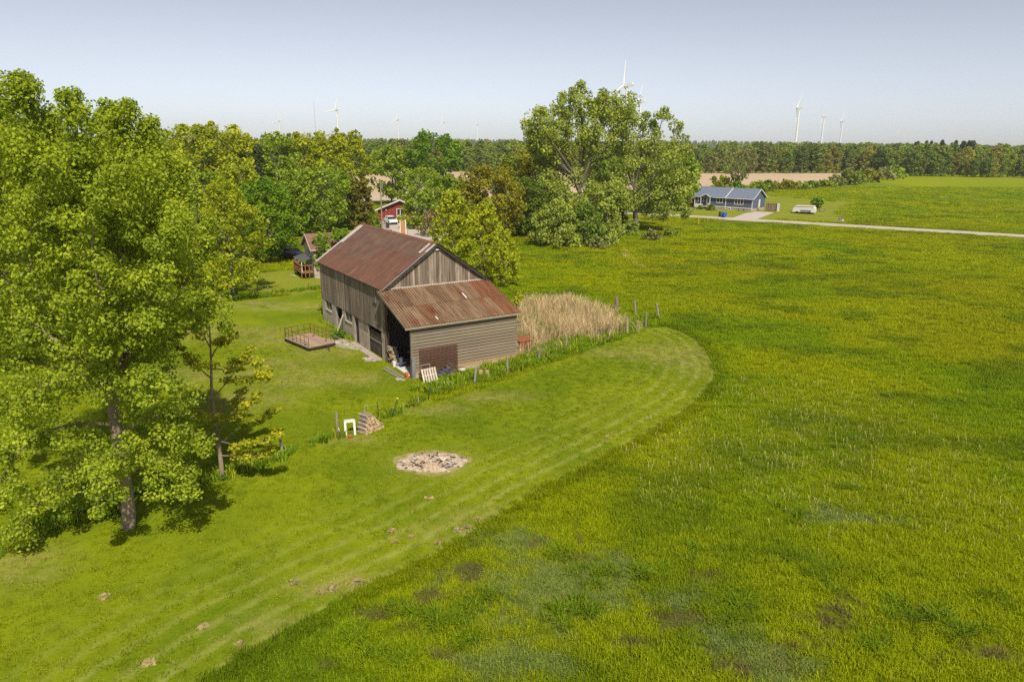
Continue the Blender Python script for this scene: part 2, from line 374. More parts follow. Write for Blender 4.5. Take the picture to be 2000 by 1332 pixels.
def graded(lo, hi, a, b, step, g=1.35):
    v = list(np.arange(a, b+1e-6, step)); s = step; x = b
    while x < hi: s *= g; x += s; v.append(min(x, hi))
    s = step; x = a
    while x > lo: s *= g; x -= s; v.insert(0, max(x, lo))
    return np.array(v)
gx = graded(-9000, 9000, -70, 110, 1.4); gy = graded(-600, 12000, 12, 190, 1.4)
X, Y = np.meshgrid(gx, gy, indexing='ij'); nx, ny = X.shape
gme = bpy.data.meshes.new('ground')
idx = np.arange(nx*ny).reshape(nx, ny)
Fq = np.stack([idx[:-1,:-1], idx[1:,:-1], idx[1:,1:], idx[:-1,1:]], -1).reshape(-1, 4)
gme.vertices.add(nx*ny); gme.vertices.foreach_set('co', np.stack([X, Y, np.zeros_like(X)], -1).astype(np.float32).ravel())
gme.loops.add(Fq.size); gme.loops.foreach_set('vertex_index', Fq.astype(np.int32).ravel())
gme.polygons.add(len(Fq)); gme.polygons.foreach_set('loop_start', np.arange(0, Fq.size, 4, dtype=np.int32)); gme.update(calc_edges=True)
ca = gme.color_attributes.new('gcol', 'FLOAT_COLOR', 'POINT')
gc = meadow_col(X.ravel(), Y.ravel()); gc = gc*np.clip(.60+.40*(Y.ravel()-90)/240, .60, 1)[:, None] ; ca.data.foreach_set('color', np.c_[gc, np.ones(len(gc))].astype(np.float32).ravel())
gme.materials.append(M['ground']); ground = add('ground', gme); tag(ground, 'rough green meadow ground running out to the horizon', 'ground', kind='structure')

def sheet(name, poly, z, mat, label, cat, spacing=0, attrs=None):
    poly = [tuple(p[:2]) for p in poly]; pts = [Vector(p) for p in poly]; n = len(pts)
    if spacing:
        P = np.array(poly); xs = np.arange(P[:,0].min(), P[:,0].max(), spacing); ys = np.arange(P[:,1].min(), P[:,1].max(), spacing)
        A, B_ = np.meshgrid(xs, ys); rr = np.random.RandomState(2); A = A.ravel()+rr.rand(A.size)*.2; B_ = B_.ravel()+rr.rand(B_.size)*.2
        k = inpoly(A, B_, poly) & (dist_poly(A, B_, poly+[poly[0]]) > spacing*.4)
        pts += [Vector((a, b)) for a, b in zip(A[k], B_[k])]
    v, e, f, *_ = delaunay_2d_cdt(pts, [(i, (i+1) % n) for i in range(n)], [list(range(n))] if not spacing else [], 1 if spacing else 0, 1e-4)
    me = new_mesh(name, [(p.x, p.y, 0) for p in v], [list(q) for q in f], M[mat])
    # faces up
    if me.polygons and sum(p.normal.z for p in me.polygons) < 0: me.flip_normals()
    if attrs:
        A = np.array([(p.x, p.y) for p in v])
        for an, fn in attrs.items():
            at = me.attributes.new(an, 'FLOAT', 'POINT'); at.data.foreach_set('value', np.asarray(fn(A[:,0], A[:,1]), np.float32))
    o = add(name, me, None, (0, 0, z)); return tag(o, label, cat, kind='structure')
def dry_fn(x, y):
    d = np.zeros(np.asarray(x).shape)
    for px, py, a, b in [(1000,1010,3.5,1.2),(920,1040,3,1.0),(700,1140,3,1),(560,1225,3,.8),(520,720,5,3.2),(640,690,4,2.5),(500,650,6,3),(560,600,8,2.5),(1270,690,4,3),(1340,700,3,5),
                         (430,590,9,2),(850,800,3,1.2),(960,775,4,1.2),(1180,690,4,1.5),(30,1110,2.5,2),(843,903,2.6,1.9),(690,860,2.5,.7),(320,630,6,3),(330,740,5,3),(560,660,5,4),(600,740,4,3),(480,780,4,3),(700,740,3,2),(400,650,5,4)]:
        c = G(px, py); d = np.maximum(d, np.clip(1.2-np.hypot((x-c[0])/a, (y-c[1])/b), 0, 1))
    return np.clip(d*.85, 0, .72)
sheet('mown_lawn', LAWN, .004, 'lawn', 'mown striped lawn looping round the old barn', 'lawn', .8,
      {'bd': lambda x, y: dist_poly(x, y, MOWN_EDGE), 'dry': dry_fn})
sheet('garden_lawn', YARD2, .008, 'lawn_far', 'small mown patch beside the deck behind the barn', 'lawn')

RD = np.array([-43.3, 226.5]) - np.array([99.6, 140.2]); RD = RD/np.linalg.norm(RD); RN = np.array([-RD[1], RD[0]])
rc = np.array([60.0, 168.4])
def strip(a, b, w0, w1): return [rc+RD*a+RN*w0, rc+RD*b+RN*w0, rc+RD*b+RN*w1, rc+RD*a+RN*w1]
sheet('road', strip(-420, 420, -3.0, 3.0), .012, 'gravel', 'pale gravel country road crossing behind the meadow', 'road')
FIELD = [G(*p)[:2] for p in [(560,336),(900,335),(1370,340),(1655,337),(1668,345),(1605,356),(1480,361),(1350,367),(1000,384),(770,394),(600,400)]]
sheet('ploughed_field', FIELD, .006, 'soil', 'bare tan ploughed field in front of the far wood', 'field')
sheet('house_lawn', smooth_line([G(*p) for p in [(1250,424),(1300,400),(1480,380),(1590,392),(1672,396),(1640,405),(1632,418),(1655,436),(1500,425)]], 4, True), .008, 'lawn_far', 'mown lawn round the blue bungalow', 'lawn')
sheet('roadside_lawn', smooth_line([G(*p) for p in [(1215,455),(1225,440),(1300,432),(1395,441),(1330,452),(1290,468),(1240,470)]], 4, True), .008, 'lawn_far', 'small bright mown patch beneath the tall cottonwood', 'lawn')
sheet('house_driveway', [G(*p)[:2] for p in [(1420,430),(1455,417),(1478,413.5),(1512,415.5),(1480,428),(1462,432)]], .016, 'drive', 'pale gravel driveway in front of the blue bungalow', 'driveway')
sheet('yard_driveway', [G(*p)[:2] for p in [(735,470),(735,440),(745,432),(790,434),(830,441),(880,452),(860,470),(800,480)]], .016, 'drive', 'pale gravel driveway where the white car stands', 'driveway')
sheet('dirt_track', smooth_line([G(*p) for p in [(1213,488),(1222,486),(1232,500),(1260,520),(1252,522),(1220,503)]], 4, True), .012, 'soil', 'short worn dirt track at the meadow edge', 'path')

# hills on the horizon
hx = np.linspace(-3400, 3400, 261); hy = np.array([1500, 1650, 1800, 2000, 2200, 2450, 2700, 2950, 3150])
HX, HY = np.meshgrid(hx, hy, indexing='ij')
def hill_h(x, y):
    prof = np.clip((np.asarray(y)-1500)/900., 0, 1)
    return prof*(6+16*fbm(np.asarray(x)/900, np.asarray(y)/1400, 7)) + 3*prof*vnoise(np.asarray(x)/60, np.asarray(y)/90, 8) - 1.0*(1-prof)
HZ = hill_h(HX, HY); n1, n2 = HX.shape; idx = np.arange(n1*n2).reshape(n1, n2)
hills = add('hills', new_mesh('hills', np.stack([HX, HY, HZ], -1).reshape(-1, 3), np.stack([idx[:-1,:-1], idx[1:,:-1], idx[1:,1:], idx[:-1,1:]], -1).reshape(-1, 4),
    pmat('distant_woodland', (.06,.095,.022), (.035,.06,.018), .03, rough=1, var=0)))
tag(hills, 'low wooded hills along the horizon', 'hills', kind='structure')
# ------------------------------------------------------------------ the barn (local x along the long side towards the camera, y to the right)
rnd = random.Random(11)
BB = (-10.04, 55.07, 0.0); BL, BW, EAVE, RIDGE = 15.9, 9.15, 6.0, 9.18
barn = thing('barn', 'weathered grey barn with rusty brown metal roof and open lean-to shed', 'barn', BB, BTH)
slope = (RIDGE-EAVE)/(BW/2)
def roof_h(v): return EAVE + slope*(v if v < BW/2 else BW-v)
# lower storey: concrete piers with openings
low = thing('lower_wall', None, None); low.parent = barn
T = .28
def pier(u0, u1, h0=0., h1=2.36, mat='concrete', v0=0.): return span('wall_panel', low, mat, (u0, v0, h0), (u1, v0+T, h1))
pier(-BL, -14.85); pier(-14.85, -13.0, 0, 1.50); pier(-13.0, -12.0); pier(-10.15, -9.42); pier(-9.42, -7.60, 0, 1.50); pier(-7.60, -7.22)
pier(-6.02, -4.02, 0, 1.45); pier(-6.02, -4.02, 1.45, 2.36, 'board', .03); pier(-0.92, 0.0)
span('lintel', low, 'grey_wood', (-BL, -.02, 2.36), (0, .26, 2.50))
for u0, u1 in ((-14.85, -13.0), (-9.42, -7.60)):
    w = span('window', barn, 'green_pane', (u0, .14, 1.50), (u1, .17, 2.36))
    fr = thing('window_frame', None, None); fr.parent = barn
    for a, b, c, d in ((u0, u0+.09, 1.50, 2.36), (u1-.09, u1, 1.50, 2.36), ((u0+u1)/2-.03, (u0+u1)/2+.03, 1.58, 2.30), (u0+.09, u1-.09, 2.28, 2.36)):
        span('frame_bar', fr, 'grey_wood', (a, .06, c), (b, .13, d))
    span('sill', fr, 'concrete', (u0, -.07, 1.44), (u1, .12, 1.499))
# doors
d1 = thing('stable_door', None, None); d1.parent = barn
for i in range(6): span('plank', d1, 'board', (-12+.31*i, .16, .05), (-12+.31*i+.295, .20, 1.15))
span('door_jamb', d1, 'grey_wood', (-12.0, .02, 0), (-11.90, .15, 2.36)); span('door_jamb', d1, 'grey_wood', (-10.25, .02, 0), (-10.15, .15, 2.36))
d2 = thing('narrow_door', None, None); d2.parent = barn
for i in range(4): span('plank', d2, 'board_dark', (-7.2+.295*i, .18, .03), (-7.2+.295*i+.28, .22, 2.30))
span('door_jamb', d2, 'grey_wood', (-7.22, .02, 0), (-7.13, .17, 2.36)); span('door_jamb', d2, 'grey_wood', (-6.11, .02, 0), (-6.02, .17, 2.36))
d3 = thing('wide_door', None, None); d3.parent = barn
for i in range(11): span('plank', d3, 'board_dark', (-3.9+.265*i, .15, .06), (-3.9+.265*i+.25, .19, 1.95+rnd.uniform(-.03,.03)), col=(1.6,1.45,1.3))
span('door_jamb', d3, 'grey_wood', (-4.02, .02, 0), (-3.92, .14, 2.36)); span('cross_rail', d3, 'grey_wood', (-3.9, .11, 1.1), (-1.0, .145, 1.22))
span('door_sill', d3, 'concrete', (-4.3, -.75, 0), (-.7, -.1, .10))
box('prop_board', barn, 'pale_wood', (-9.9, -.42, .95), (.16, .05, 2.1), (R(-20), R(8), 0))
# vertical siding on the long side
sw = thing('side_wall', None, None); sw.parent = barn
span('backing', sw, 'board_dark', (-BL+.05, .05, 2.5), (-.05, .09, EAVE+.05))
n = 66; w = BL/n
for i in range(n):
    g = rnd.uniform(.78, 1.2)
    span('board', sw, 'board', (-BL+i*w+.012, -.03+rnd.uniform(-.008,.008), 2.38+rnd.uniform(-.06,.05)), (-BL+(i+1)*w-.012, .02, EAVE+.02), col=(g, g*.985, g*.96))
span('loft_door_rail', sw, 'metal_dark', (-2.3, -.10, 4.42), (-1.5, -.05, 4.5)); span('downpipe', sw, 'galv', (-1.75, -.09, 4.45), (-1.68, -.05, 5.7))
span('hinge_strap', sw, 'metal_dark', (-1.75, -.08, 2.72), (-1.05, -.045, 2.8))
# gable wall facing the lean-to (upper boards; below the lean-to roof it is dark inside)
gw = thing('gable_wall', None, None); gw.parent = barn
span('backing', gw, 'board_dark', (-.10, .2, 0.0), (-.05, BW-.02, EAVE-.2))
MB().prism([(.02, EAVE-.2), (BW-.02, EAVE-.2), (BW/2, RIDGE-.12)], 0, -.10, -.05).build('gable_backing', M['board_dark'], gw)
n = 38; w = BW/n
for i in range(n):
    v0, v1 = i*w+.011, (i+1)*w-.011; h0 = 5.2+rnd.uniform(-.03,.03); g = rnd.uniform(.8, 1.25)
    top = [(v0, roof_h(v0)-.05), (v1, roof_h(v1)-.05)]
    if v0 < BW/2 < v1: top = [(v0, roof_h(v0)-.05), (BW/2, RIDGE-.05), (v1, roof_h(v1)-.05)]
    o = MB().prism([(v0, h0)] + top + [(v1, h0)], 0, -.03+rnd.uniform(-.008,.008), .03).build('board', M['board'], gw, col=(g, g*.985, g*.96))
span('flashing_strip', gw, 'pale_metal', (.035, -.1, 5.86), (.075, BW+.1, 5.97))
box('light_fitting', gw, 'white_paint', (.09, BW/2+.05, RIDGE-.45), (.12, .30, .10))
# far walls
span('rear_wall', barn, 'board', (-BL-.02, .02, 0), (-BL+.06, BW-.02, EAVE))
MB().prism([(.02, EAVE), (BW-.02, EAVE), (BW/2, RIDGE-.1)], 0, -BL-.02, -BL+.06).build('rear_gable', M['board'], barn)
span('right_wall', barn, 'board', (-BL, BW-.06, 0), (-.05, BW+.02, EAVE))
# main roof
rf = thing('main_roof', None, None); rf.parent = barn
OG = .34; ang = math.atan(slope); sl_len = (BW/2+.26)/math.cos(ang)
cols, rows = 20, 3
for side in (0, 1):
    span_u = BL + 2*OG; wu = span_u/cols
    for c in range(cols):
        for r in range(rows):
            s0 = sl_len*r/rows; s1 = sl_len*(r+1)/rows + (.06 if r < rows-1 else 0)
            smid = (s0+s1)/2; y0 = -.26 + smid*math.cos(ang); z0 = EAVE - .26*slope + smid*math.sin(ang) + .05
            zc = z0 + (rows-r)*.0022 + (c % 2)*.006 + rnd.uniform(0, .002) + .012*r
            a = ang
            if side: y0 = BW - y0; a = -ang
            up = (r == rows-1) or (r == 1 and c < 11 and rnd.random() < .75)
            k = rnd.uniform(.9, 1.1)
            k = rnd.uniform(.97, 1.03); colr = (1.0*k, 1.12*k, 1.16*k) if up else (1.08*k, 1.0*k, .97*k)
            box('roof_sheet', rf, 'rust_roof', (-BL-OG+(c+.5)*wu, y0, zc), (wu+.02, s1-s0, .008), (a, 0, 0), col=colr)
MB().prism([(BW/2-.22, RIDGE-.035), (BW/2, RIDGE+.14), (BW/2+.22, RIDGE-.035), (BW/2+.22, RIDGE-.06), (BW/2, RIDGE+.11), (BW/2-.22, RIDGE-.06)], 0, -BL-OG-.02, OG+.02).build('ridge_cap', M['rust_roof'], rf, col=(1.15,1.1,1.1))
def along(u0, u1, s0, s1, lift, mat, name, side=0, th=.012, col=None):
    sm = (s0+s1)/2; y0 = -.26+sm*math.cos(ang)-math.sin(ang)*lift; z0 = EAVE-.26*slope+sm*math.sin(ang)+.05+math.cos(ang)*lift; a = ang
    if side: y0 = BW-y0; a = -ang
    box(name, rf, mat, ((u0+u1)/2, y0, z0), (u1-u0, s1-s0, th), (a, 0, 0), col)
along(-BL-OG-.05, -BL-OG+.35, -.02, sl_len*.52, .052, 'pale_metal', 'verge_flashing'); along(-BL-OG-.05, -BL-OG+.82, sl_len*.52, sl_len, .052, 'pale_metal', 'verge_flashing', col=(1.15,1.1,1.1))
along(OG-.13, OG+.04, -.02, sl_len*.82, .056, 'pale_metal', 'verge_flashing', col=(.62,.58,.55)); along(OG-.30, OG+.04, sl_len*.80, sl_len*.97, .070, 'pale_metal', 'verge_flashing'); along(OG-1.15, OG-.82, sl_len*.76, sl_len*.96, .058, 'pale_metal', 'roof_patch', col=(1.2,1.15,1.1))
along(OG-.10, OG+.03, 0, sl_len, .05, 'board_dark', 'verge_flashing', 1)
for side in (0, 1):   # barge boards and eaves boards
    for u in (-BL-OG+.06, OG-.06): along(u-.03, u+.03, .0, sl_len-.02, -.10, 'board_dark', 'barge_board', side, .15)
span('eaves_board', rf, 'board_dark', (-BL-OG, -.22, EAVE-.22), (OG, -.17, EAVE-.115), col=(1.8,1.7,1.6)); span('eaves_board', rf, 'board_dark', (-BL-OG, BW+.17, EAVE-.22), (OG, BW+.22, EAVE-.115))
MB().prism([(-.2, EAVE-.16), (BW/2, RIDGE-.06), (BW+.2, EAVE-.16), (BW+.1, EAVE-.22), (BW/2, RIDGE-.18), (-.1, EAVE-.22)], 0, -BL-OG+.1, OG-.1).build('roof_deck', M['board_dark'], rf)
# lean-to
LD, LT, LBH, LO, RO, LE = 4.9, 5.84, 4.02, .63, .19, .36
lr = thing('lean_to_roof', None, None); lr.parent = barn
la = math.atan((LT-LBH)/(LD+LE-.05)); ll = (LD+LE-.05)/math.cos(la)
def corr(width, length, ribs):
    V = []; Fs = []; k = ribs*4
    for i in range(k+1):
        y = -width/2 + width*i/k; z = .045*math.sin(2*math.pi*i/4+.6)
        V += [(-length/2, y, z), (length/2, y, z)]
    for i in range(k): Fs.append((2*i, 2*i+1, 2*i+3, 2*i+2))
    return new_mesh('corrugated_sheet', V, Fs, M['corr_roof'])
ncol = 15; cw = (BW+LO+RO)/ncol
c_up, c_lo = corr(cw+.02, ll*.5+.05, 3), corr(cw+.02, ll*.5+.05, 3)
for c in range(ncol):
    for r in (0, 1):
        um = .05 + (ll*(.25 if r == 0 else .75))*math.cos(la); zm = LT + .03 - (ll*(.25 if r == 0 else .75))*math.sin(la) + (.02 if r == 0 else 0) + (c % 2)*.006
        red = c >= 13 or (c == 12 and r == 0)
        dk = c in (1, 2, 6, 7, 9) and r == 0
        k = rnd.uniform(.92, 1.12)
        colr = (.95*k, .62*k, .52*k) if red else ((.86*k, .80*k, .76*k) if dk else (1.06*k, 1.02*k, .98*k))
        if c in (11, 3, 4) and r == 1: colr = (1.0*k, .75*k, .64*k)
        pass
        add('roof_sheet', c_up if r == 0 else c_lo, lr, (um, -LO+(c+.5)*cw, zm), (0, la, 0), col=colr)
def on_lean(u, v, su, sv, name, mat, lift=.05, col=None):
    box(name, lr, mat, (u, v, LT+.03-(u-.05)*math.tan(la)+lift), (su/math.cos(la), sv, .012), (0, la, 0), col)
on_lean(2.1, 6.0, .75, .12, 'roof_patch', 'white_paint'); on_lean(4.6, 2.25, .45, .10, 'roof_patch', 'white_paint')
box('roof_deck', lr, 'board_dark', ((LD+LE+.05)/2, (BW+RO-LO)/2, (LT+LBH)/2-.06), (ll-.1, BW+LO+RO-.1, .05), (0, la, 0))
span('fascia', lr, 'pale_wood', (LD+LE-.05, -LO, LBH-.16), (LD+LE, BW+RO, LBH-.01), col=(.62,.56,.48))
box('verge_board', lr, 'pale_wood', ((LD+LE+.05)/2, -LO+.03, (LT+LBH)/2-.04), (ll, .05, .13), (0, la, 0), col=(.50,.46,.40))
for i in range(5): box('rafter', lr, 'board_dark', ((LD+LE)/2, .5+i*2.05, (LT+LBH)/2-.17), (ll-.3, .08, .16), (0, la, 0))
lw = thing('lean_to_wall', None, None); lw.parent = barn
WTOP = 3.86; nb = 14; bh = (WTOP-.55)/nb
for i in range(nb):
    h0 = .55+i*bh
    box('board', lw, 'siding', (LD+.02, BW/2, h0+bh/2), (.035, BW-.04, bh-.055), (0, R(-2.5), 0), col=tuple(x*rnd.uniform(.93,1.06) for x in (1,1,1)))
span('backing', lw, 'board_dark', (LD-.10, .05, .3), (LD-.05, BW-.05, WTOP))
span('skirt_board', lw, 'fresh_wood', (LD-.02, .1, .27), (LD+.03, BW, .54), col=(.85,.82,.72)); span('foundation', lw, 'concrete', (LD-.12, 0, 0), (LD+.08, BW+.02, .265))
span('corner_board', lw, 'grey_wood', (LD-.09, -.09, 0), (LD+.06, .05, WTOP+.02), col=(.9,.85,.78)); span('corner_board', lw, 'board', (LD-.04, BW-.04, .3), (LD+.05, BW+.04, WTOP))
span('wall_panel', barn, 'board', (0, BW-.05, 0), (LD-.1, BW+.01, 3.9)); 
MB().prism([(0, 3.9), (LD-.1, 3.9), (0, LT-.12)], 1, BW-.05, BW+.01).build('wall_panel', M['board'], barn)
span('post', barn, 'grey_wood', (-.02, -.07, 0), (.16, .09, 5.5), col=(.55,.48,.42)); span('post', barn, 'rust', (.22, -.02, .0), (.30, .06, 4.8), col=(1.1,.9,.8))
MB().tube([(.6, -.05, 4.9), (.4, -.02, 4.6), (.55, 0, 4.0)], .03, 5).build('brace', M['grey_wood'], barn)
span('floor', barn, 'concrete', (.0, .05, .0), (LD-.1, BW-.1, .03), col=(.5,.48,.45))
span('galvanised_post_sleeve', barn, 'galv', (LD+.065, -.10, 0), (LD+.24, .16, 1.62))
# ------------------------------------------------------------------ things round the barn
rnd = random.Random(23)
_ba = np.array([math.cos(BTH), math.sin(BTH)]); _bb = np.array([-_ba[1], _ba[0]])
def W(u, v, h=0.): p = np.array(BB[:2]) + _ba*u + _bb*v; return (p[0], p[1], h)
def blob(r, seed, flat=.7, n=7, m=5):
    rr = random.Random(seed); V = []; Fs = []
    for i in range(m):
        t = math.pi*(i+.5)/m
        for k in range(n):
            a = 2*math.pi*k/n; q = r*rr.uniform(.75, 1.15)
            V.append((q*math.sin(t)*math.cos(a), q*math.sin(t)*math.sin(a), q*math.cos(t)*flat))
    V += [(0, 0, r*flat), (0, 0, -r*flat)]
    for i in range(m-1):
        for k in range(n): Fs.append((i*n+k, i*n+(k+1)%n, (i+1)*n+(k+1)%n, (i+1)*n+k))
    for k in range(n): Fs.append((len(V)-2, (k+1)%n, k)); Fs.append((len(V)-1, (m-1)*n+k, (m-1)*n+(k+1)%n))
    return V, Fs
# rusty mesh panel against the lean-to wall
mp = thing('wire_mesh_panel', 'rusty brown steel mesh panel leaning against the tan lean-to wall', 'mesh panel', W(5.20, .55, .02), BTH)
mb = MB(); PW, PH = 3.15, 2.25
for i in range(29): y = PW*i/28; mb.box((-.02, y, PH/2), (.016, .030, PH))
mb.build('upright_wires', M['rust'], mp, rot=(0, R(-3), 0)); mb = MB()
for i in range(21): z = PH*i/20; mb.box((.0, PW/2, z), (.016, PW, .030))
mb.build('cross_wires', M['rust'], mp, rot=(0, R(-3), 0))
# pallet
pl = thing('pallet', 'pale wooden pallet leaning upright at the barn corner', 'pallet', W(6.55, .12, .0), BTH+R(4))
for i in range(6): box('slat', pl, 'pale_wood', (.02-.22, .09+i*.215, .50), (.02, .14, 1.10), (0, R(-22), 0))
for z in (.08, .52, .96): box('rail', pl, 'pale_wood', (-.06-.40*z, .63, z), (.08, 1.22, .09), (0, R(-22), 0), col=(.85,.82,.78))
# old frame
fr = thing('wooden_frame', 'old grey wooden frame standing behind the pallet', 'frame', W(5.75, .32, 0), BTH)
for y in (0, .72): box('upright', fr, 'grey_wood', (0, y, .62), (.06, .07, 1.24), (0, R(-6), 0))
for z in (.25, .75, 1.2): box('cross_bar', fr, 'grey_wood', (-.03, .36, z), (.05, .72, .06))
def bicycle(label, loc, rz, col, lean=12):
    b = thing('bicycle', label, 'bicycle', loc, rz, 'bicycles beside the pallet')
    rx = (R(lean), 0, 0)
    for x in (-.52, .52):
        w = MB().ring((x, 0, .33), .315, .022, (0, 1, 0), 20, 5).build('wheel', M['rubber'], b, rot=rx)
        sp = MB()
        for k in range(6):
            a = math.pi*k/6; sp.tube([(x-.3*math.cos(a), 0, .33-.3*math.sin(a)), (x+.3*math.cos(a), 0, .33+.3*math.sin(a))], .005, 4)
        sp.ring((x, 0, .33), .29, .012, (0, 1, 0), 18, 4).build('spokes', M['galv'], w)
    f = MB()
    for p, q in (((-.52,0,.33),(-.12,0,.30)), ((-.12,0,.30),(-.22,0,.78)), ((-.52,0,.33),(-.20,0,.70)), ((-.20,0,.72),(.34,0,.76)), ((-.12,0,.30),(.37,0,.66)), ((.33,0,.86),(.40,0,.56)), ((.40,0,.56),(.52,0,.33))):
        f.tube([p, q], .022, 6)
    f.build('frame', M['plastic'], b, rot=rx, col=col)
    MB().tube([(.25,-.28,.98), (.34,-.1,.92), (.34,.1,.92), (.25,.28,.98)], .014, 5).build('handlebar', M['galv'], b, rot=rx)
    MB().prism([(-.36,-.07), (-.36,.07), (-.1,.025), (-.1,-.025)], 2, .80, .86).build('saddle', M['rubber'], b, rot=rx)
    MB().ring((-.12, .04, .30), .09, .012, (0,1,0), 12, 4).build('chainring', M['metal_dark'], b, rot=rx)
bicycle('blue bicycle leaning beside the white pallet', W(6.15, 1.95), BTH+R(84), (.05,.12,.45))
bicycle('dark bicycle behind the blue one by the rusty mesh', W(5.75, 2.45), BTH+R(97), (.10,.10,.11), 9)
# basin on a stump, stumps, clay tiles
s = thing('wash_basin', 'round clear basin on a pale stump near the bicycles', 'basin', W(6.35, 3.4), 0)
MB().tube([(0,0,0), (0,0,.42)], [.17,.15], 10).build('stump', M['clay'], s); MB().tube([(0,0,.42), (0,0,.46), (0,0,.66)], [.14,.26,.33], 14).build('bowl', M['pale_metal'], s, smooth=True)
for i, (u, v, l) in enumerate(((7.35, 4.40, 'short pale log stump left of its twin in the tall weeds'), (7.75, 4.78, 'short pale log stump right of its twin in the tall weeds'))):
    o = MB().tube([(0,0,0), (.02,0,.3), (0,.03,.62)], [.19,.165,.16], 10).build('log_stump', M['clay'], loc=W(u, v), rot=(R(3-6*i), R(4), i), col=(1.15,1.05,.95)); tag(o, l, 'stump', 'stumps in front of the lean-to')
def half_tile(L, r):
    m_ = MB(); n = 9; V = []; Fs = []
    for j, x in enumerate((0, L)):
        for q in (r, r-.035):
            for k in range(n): a = math.pi*k/(n-1); V.append((x, q*math.cos(a), q*math.sin(a)))
    for k in range(n-1):
        Fs += [(k, k+1, 2*n+k+1, 2*n+k), (n+k, 3*n+k, 3*n+k+1, n+k+1), (k, n+k, n+k+1, k+1), (2*n+k, 2*n+k+1, 3*n+k+1, 3*n+k)]
    return m_.raw(V, Fs)
for i, (u, v, rz, l) in enumerate(((5.55, 5.35, 60, 'leftmost clay half pipe along the lean-to footing'), (5.45, 5.95, 75, 'second clay half pipe along the lean-to footing'), (5.40, 6.5, 100, 'third clay half pipe along the lean-to footing'), (5.35, 7.15, 92, 'rightmost long clay half pipe along the lean-to footing'))):
    o = half_tile(.55 if i < 3 else .9, .2).build('clay_pipe', M['clay'], loc=W(u, v, .02), rot=(0, 0, BTH+R(rz)), smooth=False); tag(o, l, 'clay pipe', 'clay half pipes by the footing')
for i, (u, v, r_) in enumerate(((7.75, 1.3, .30), (7.95, .85, .22), (8.25, .6, .24), (8.0, 1.75, .16), (7.55, 1.75, .22))):
    V, Fs = blob(r_, 40+i); o = add('limestone_rock', new_mesh('limestone_rock', V, Fs, M['stone']), None, W(u, v, r_*.45), col=(1.6,1.6,1.5))
    tag(o, ['large pale rock in the weeds below the pallet', 'pale rock in the middle of the rocks below the pallet', 'pale rock nearest the camera below the pallet', 'smallest pale rock right of the rock group', 'pale rock closest to the pallet foot'][i], 'rock', 'pale rocks below the pallet')
# things in the mouth of the lean-to
o = MB().prism([(1.55,.62), (1.75,-.02), (4.35,-.10), (4.6,.75), (2.6,1.15)], 2, .034, .075).build('white_sheet', M['white_paint'], loc=BB, rot=(0,0,BTH), col=(1,.97,.95)); tag(o, 'white board lying flat in the lean-to mouth', 'board')
def pail(name, label, loc, r, h, col, cat='bucket'):
    b = thing(name, label, cat, loc); MB().tube([(0,0,0), (0,0,h)], [r*.86, r], 14).build('body', M['plastic'], b, col=col, smooth=False)
    MB().ring((0,0,h), r, .012, (0,0,1), 14, 5).build('rim', M['plastic'], b, col=col); MB().tube([(-r,0,h*.9), (-r*.6,-r*.9,h*.75), (r*.6,-r*.9,h*.75), (r,0,h*.9)], .006, 4).build('handle', M['galv'], b)
pail('bucket', 'white bucket in front of the firewood in the lean-to', W(1.55, .0, .03), .17, .42, (.95,.95,.93))
cb = thing('cool_box', 'blue box with white lid on the lean-to floor', 'cool box', W(1.75, .52, .03), BTH+R(20))
span('body', cb, 'plastic', (-.2,-.28,0), (.2,.28,.25), col=(.05,.13,.55)); span('lid', cb, 'plastic', (-.21,-.29,.252), (.21,.29,.31), col=(.9,.92,.95))
pail('bucket', 'pale grey bucket standing on the blue box', W(1.72, .5, .345), .15, .38, (.62,.64,.66))
fj = thing('fuel_can', 'orange red can at the foot of the corner post', 'fuel can', W(4.45, -.28, 0), BTH)
MB().prism([(-.12,0), (.14,0), (.14,.30), (.05,.38), (-.12,.36)], 1, -.1, .1).build('body', M['plastic'], fj, col=(.75,.13,.03)); MB().tube([(.05,0,.36), (.13,0,.50)], .025, 6).build('spout', M['plastic'], fj, col=(.8,.5,.1)); MB().tube([(-.1,0,.37),(-.02,0,.43),(.04,0,.39)], .015, 5).build('handle', M['plastic'], fj, col=(.75,.13,.03))
def log_mesh(r, L, n=8):
    V = []; Fs = []; 
    for x in (-L/2, L/2):
        for k in range(n): a = 2*math.pi*k/n; q = r*(1+.1*math.sin(3*a+r*40)); V.append((x, q*math.cos(a), q*math.sin(a)))
    for k in range(n): Fs.append((k, (k+1)%n, n+(k+1)%n, n+k))
    Fs += [tuple(range(n))[::-1], tuple(range(n, 2*n))]
    me = new_mesh('log', V, Fs, M['log_bark']); me.materials.append(M['cut_wood'])
    me.polygons[n].material_index = 1; me.polygons[n+1].material_index = 1; return me
LOGS = [log_mesh(r, .48) for r in (.065, .08, .09, .075)]
fw = thing('firewood_pile', 'split firewood pile at the open mouth of the lean-to', 'firewood', W(.45, .35, 0), BTH)
for r in range(10):
    for k in range(9 - r//2):
        if rnd.random() < .12: continue
        add('log', rnd.choice(LOGS), fw, (.05 + k*.15 + rnd.uniform(-.03,.03) - r*.01, rnd.uniform(-.12,.10) - .02*r, .09 + r*.145 + rnd.uniform(-.02,.02)), (rnd.uniform(-.3,.3), rnd.uniform(-.15,.15), R(90)+rnd.uniform(-.3,.3)), col=tuple([rnd.uniform(.75,1.3)]*3))
hp = thing('scrap_heap', 'dark heap of scrap boards and branches inside the lean-to', 'scrap heap', W(2.6, 1.9, .03), BTH)
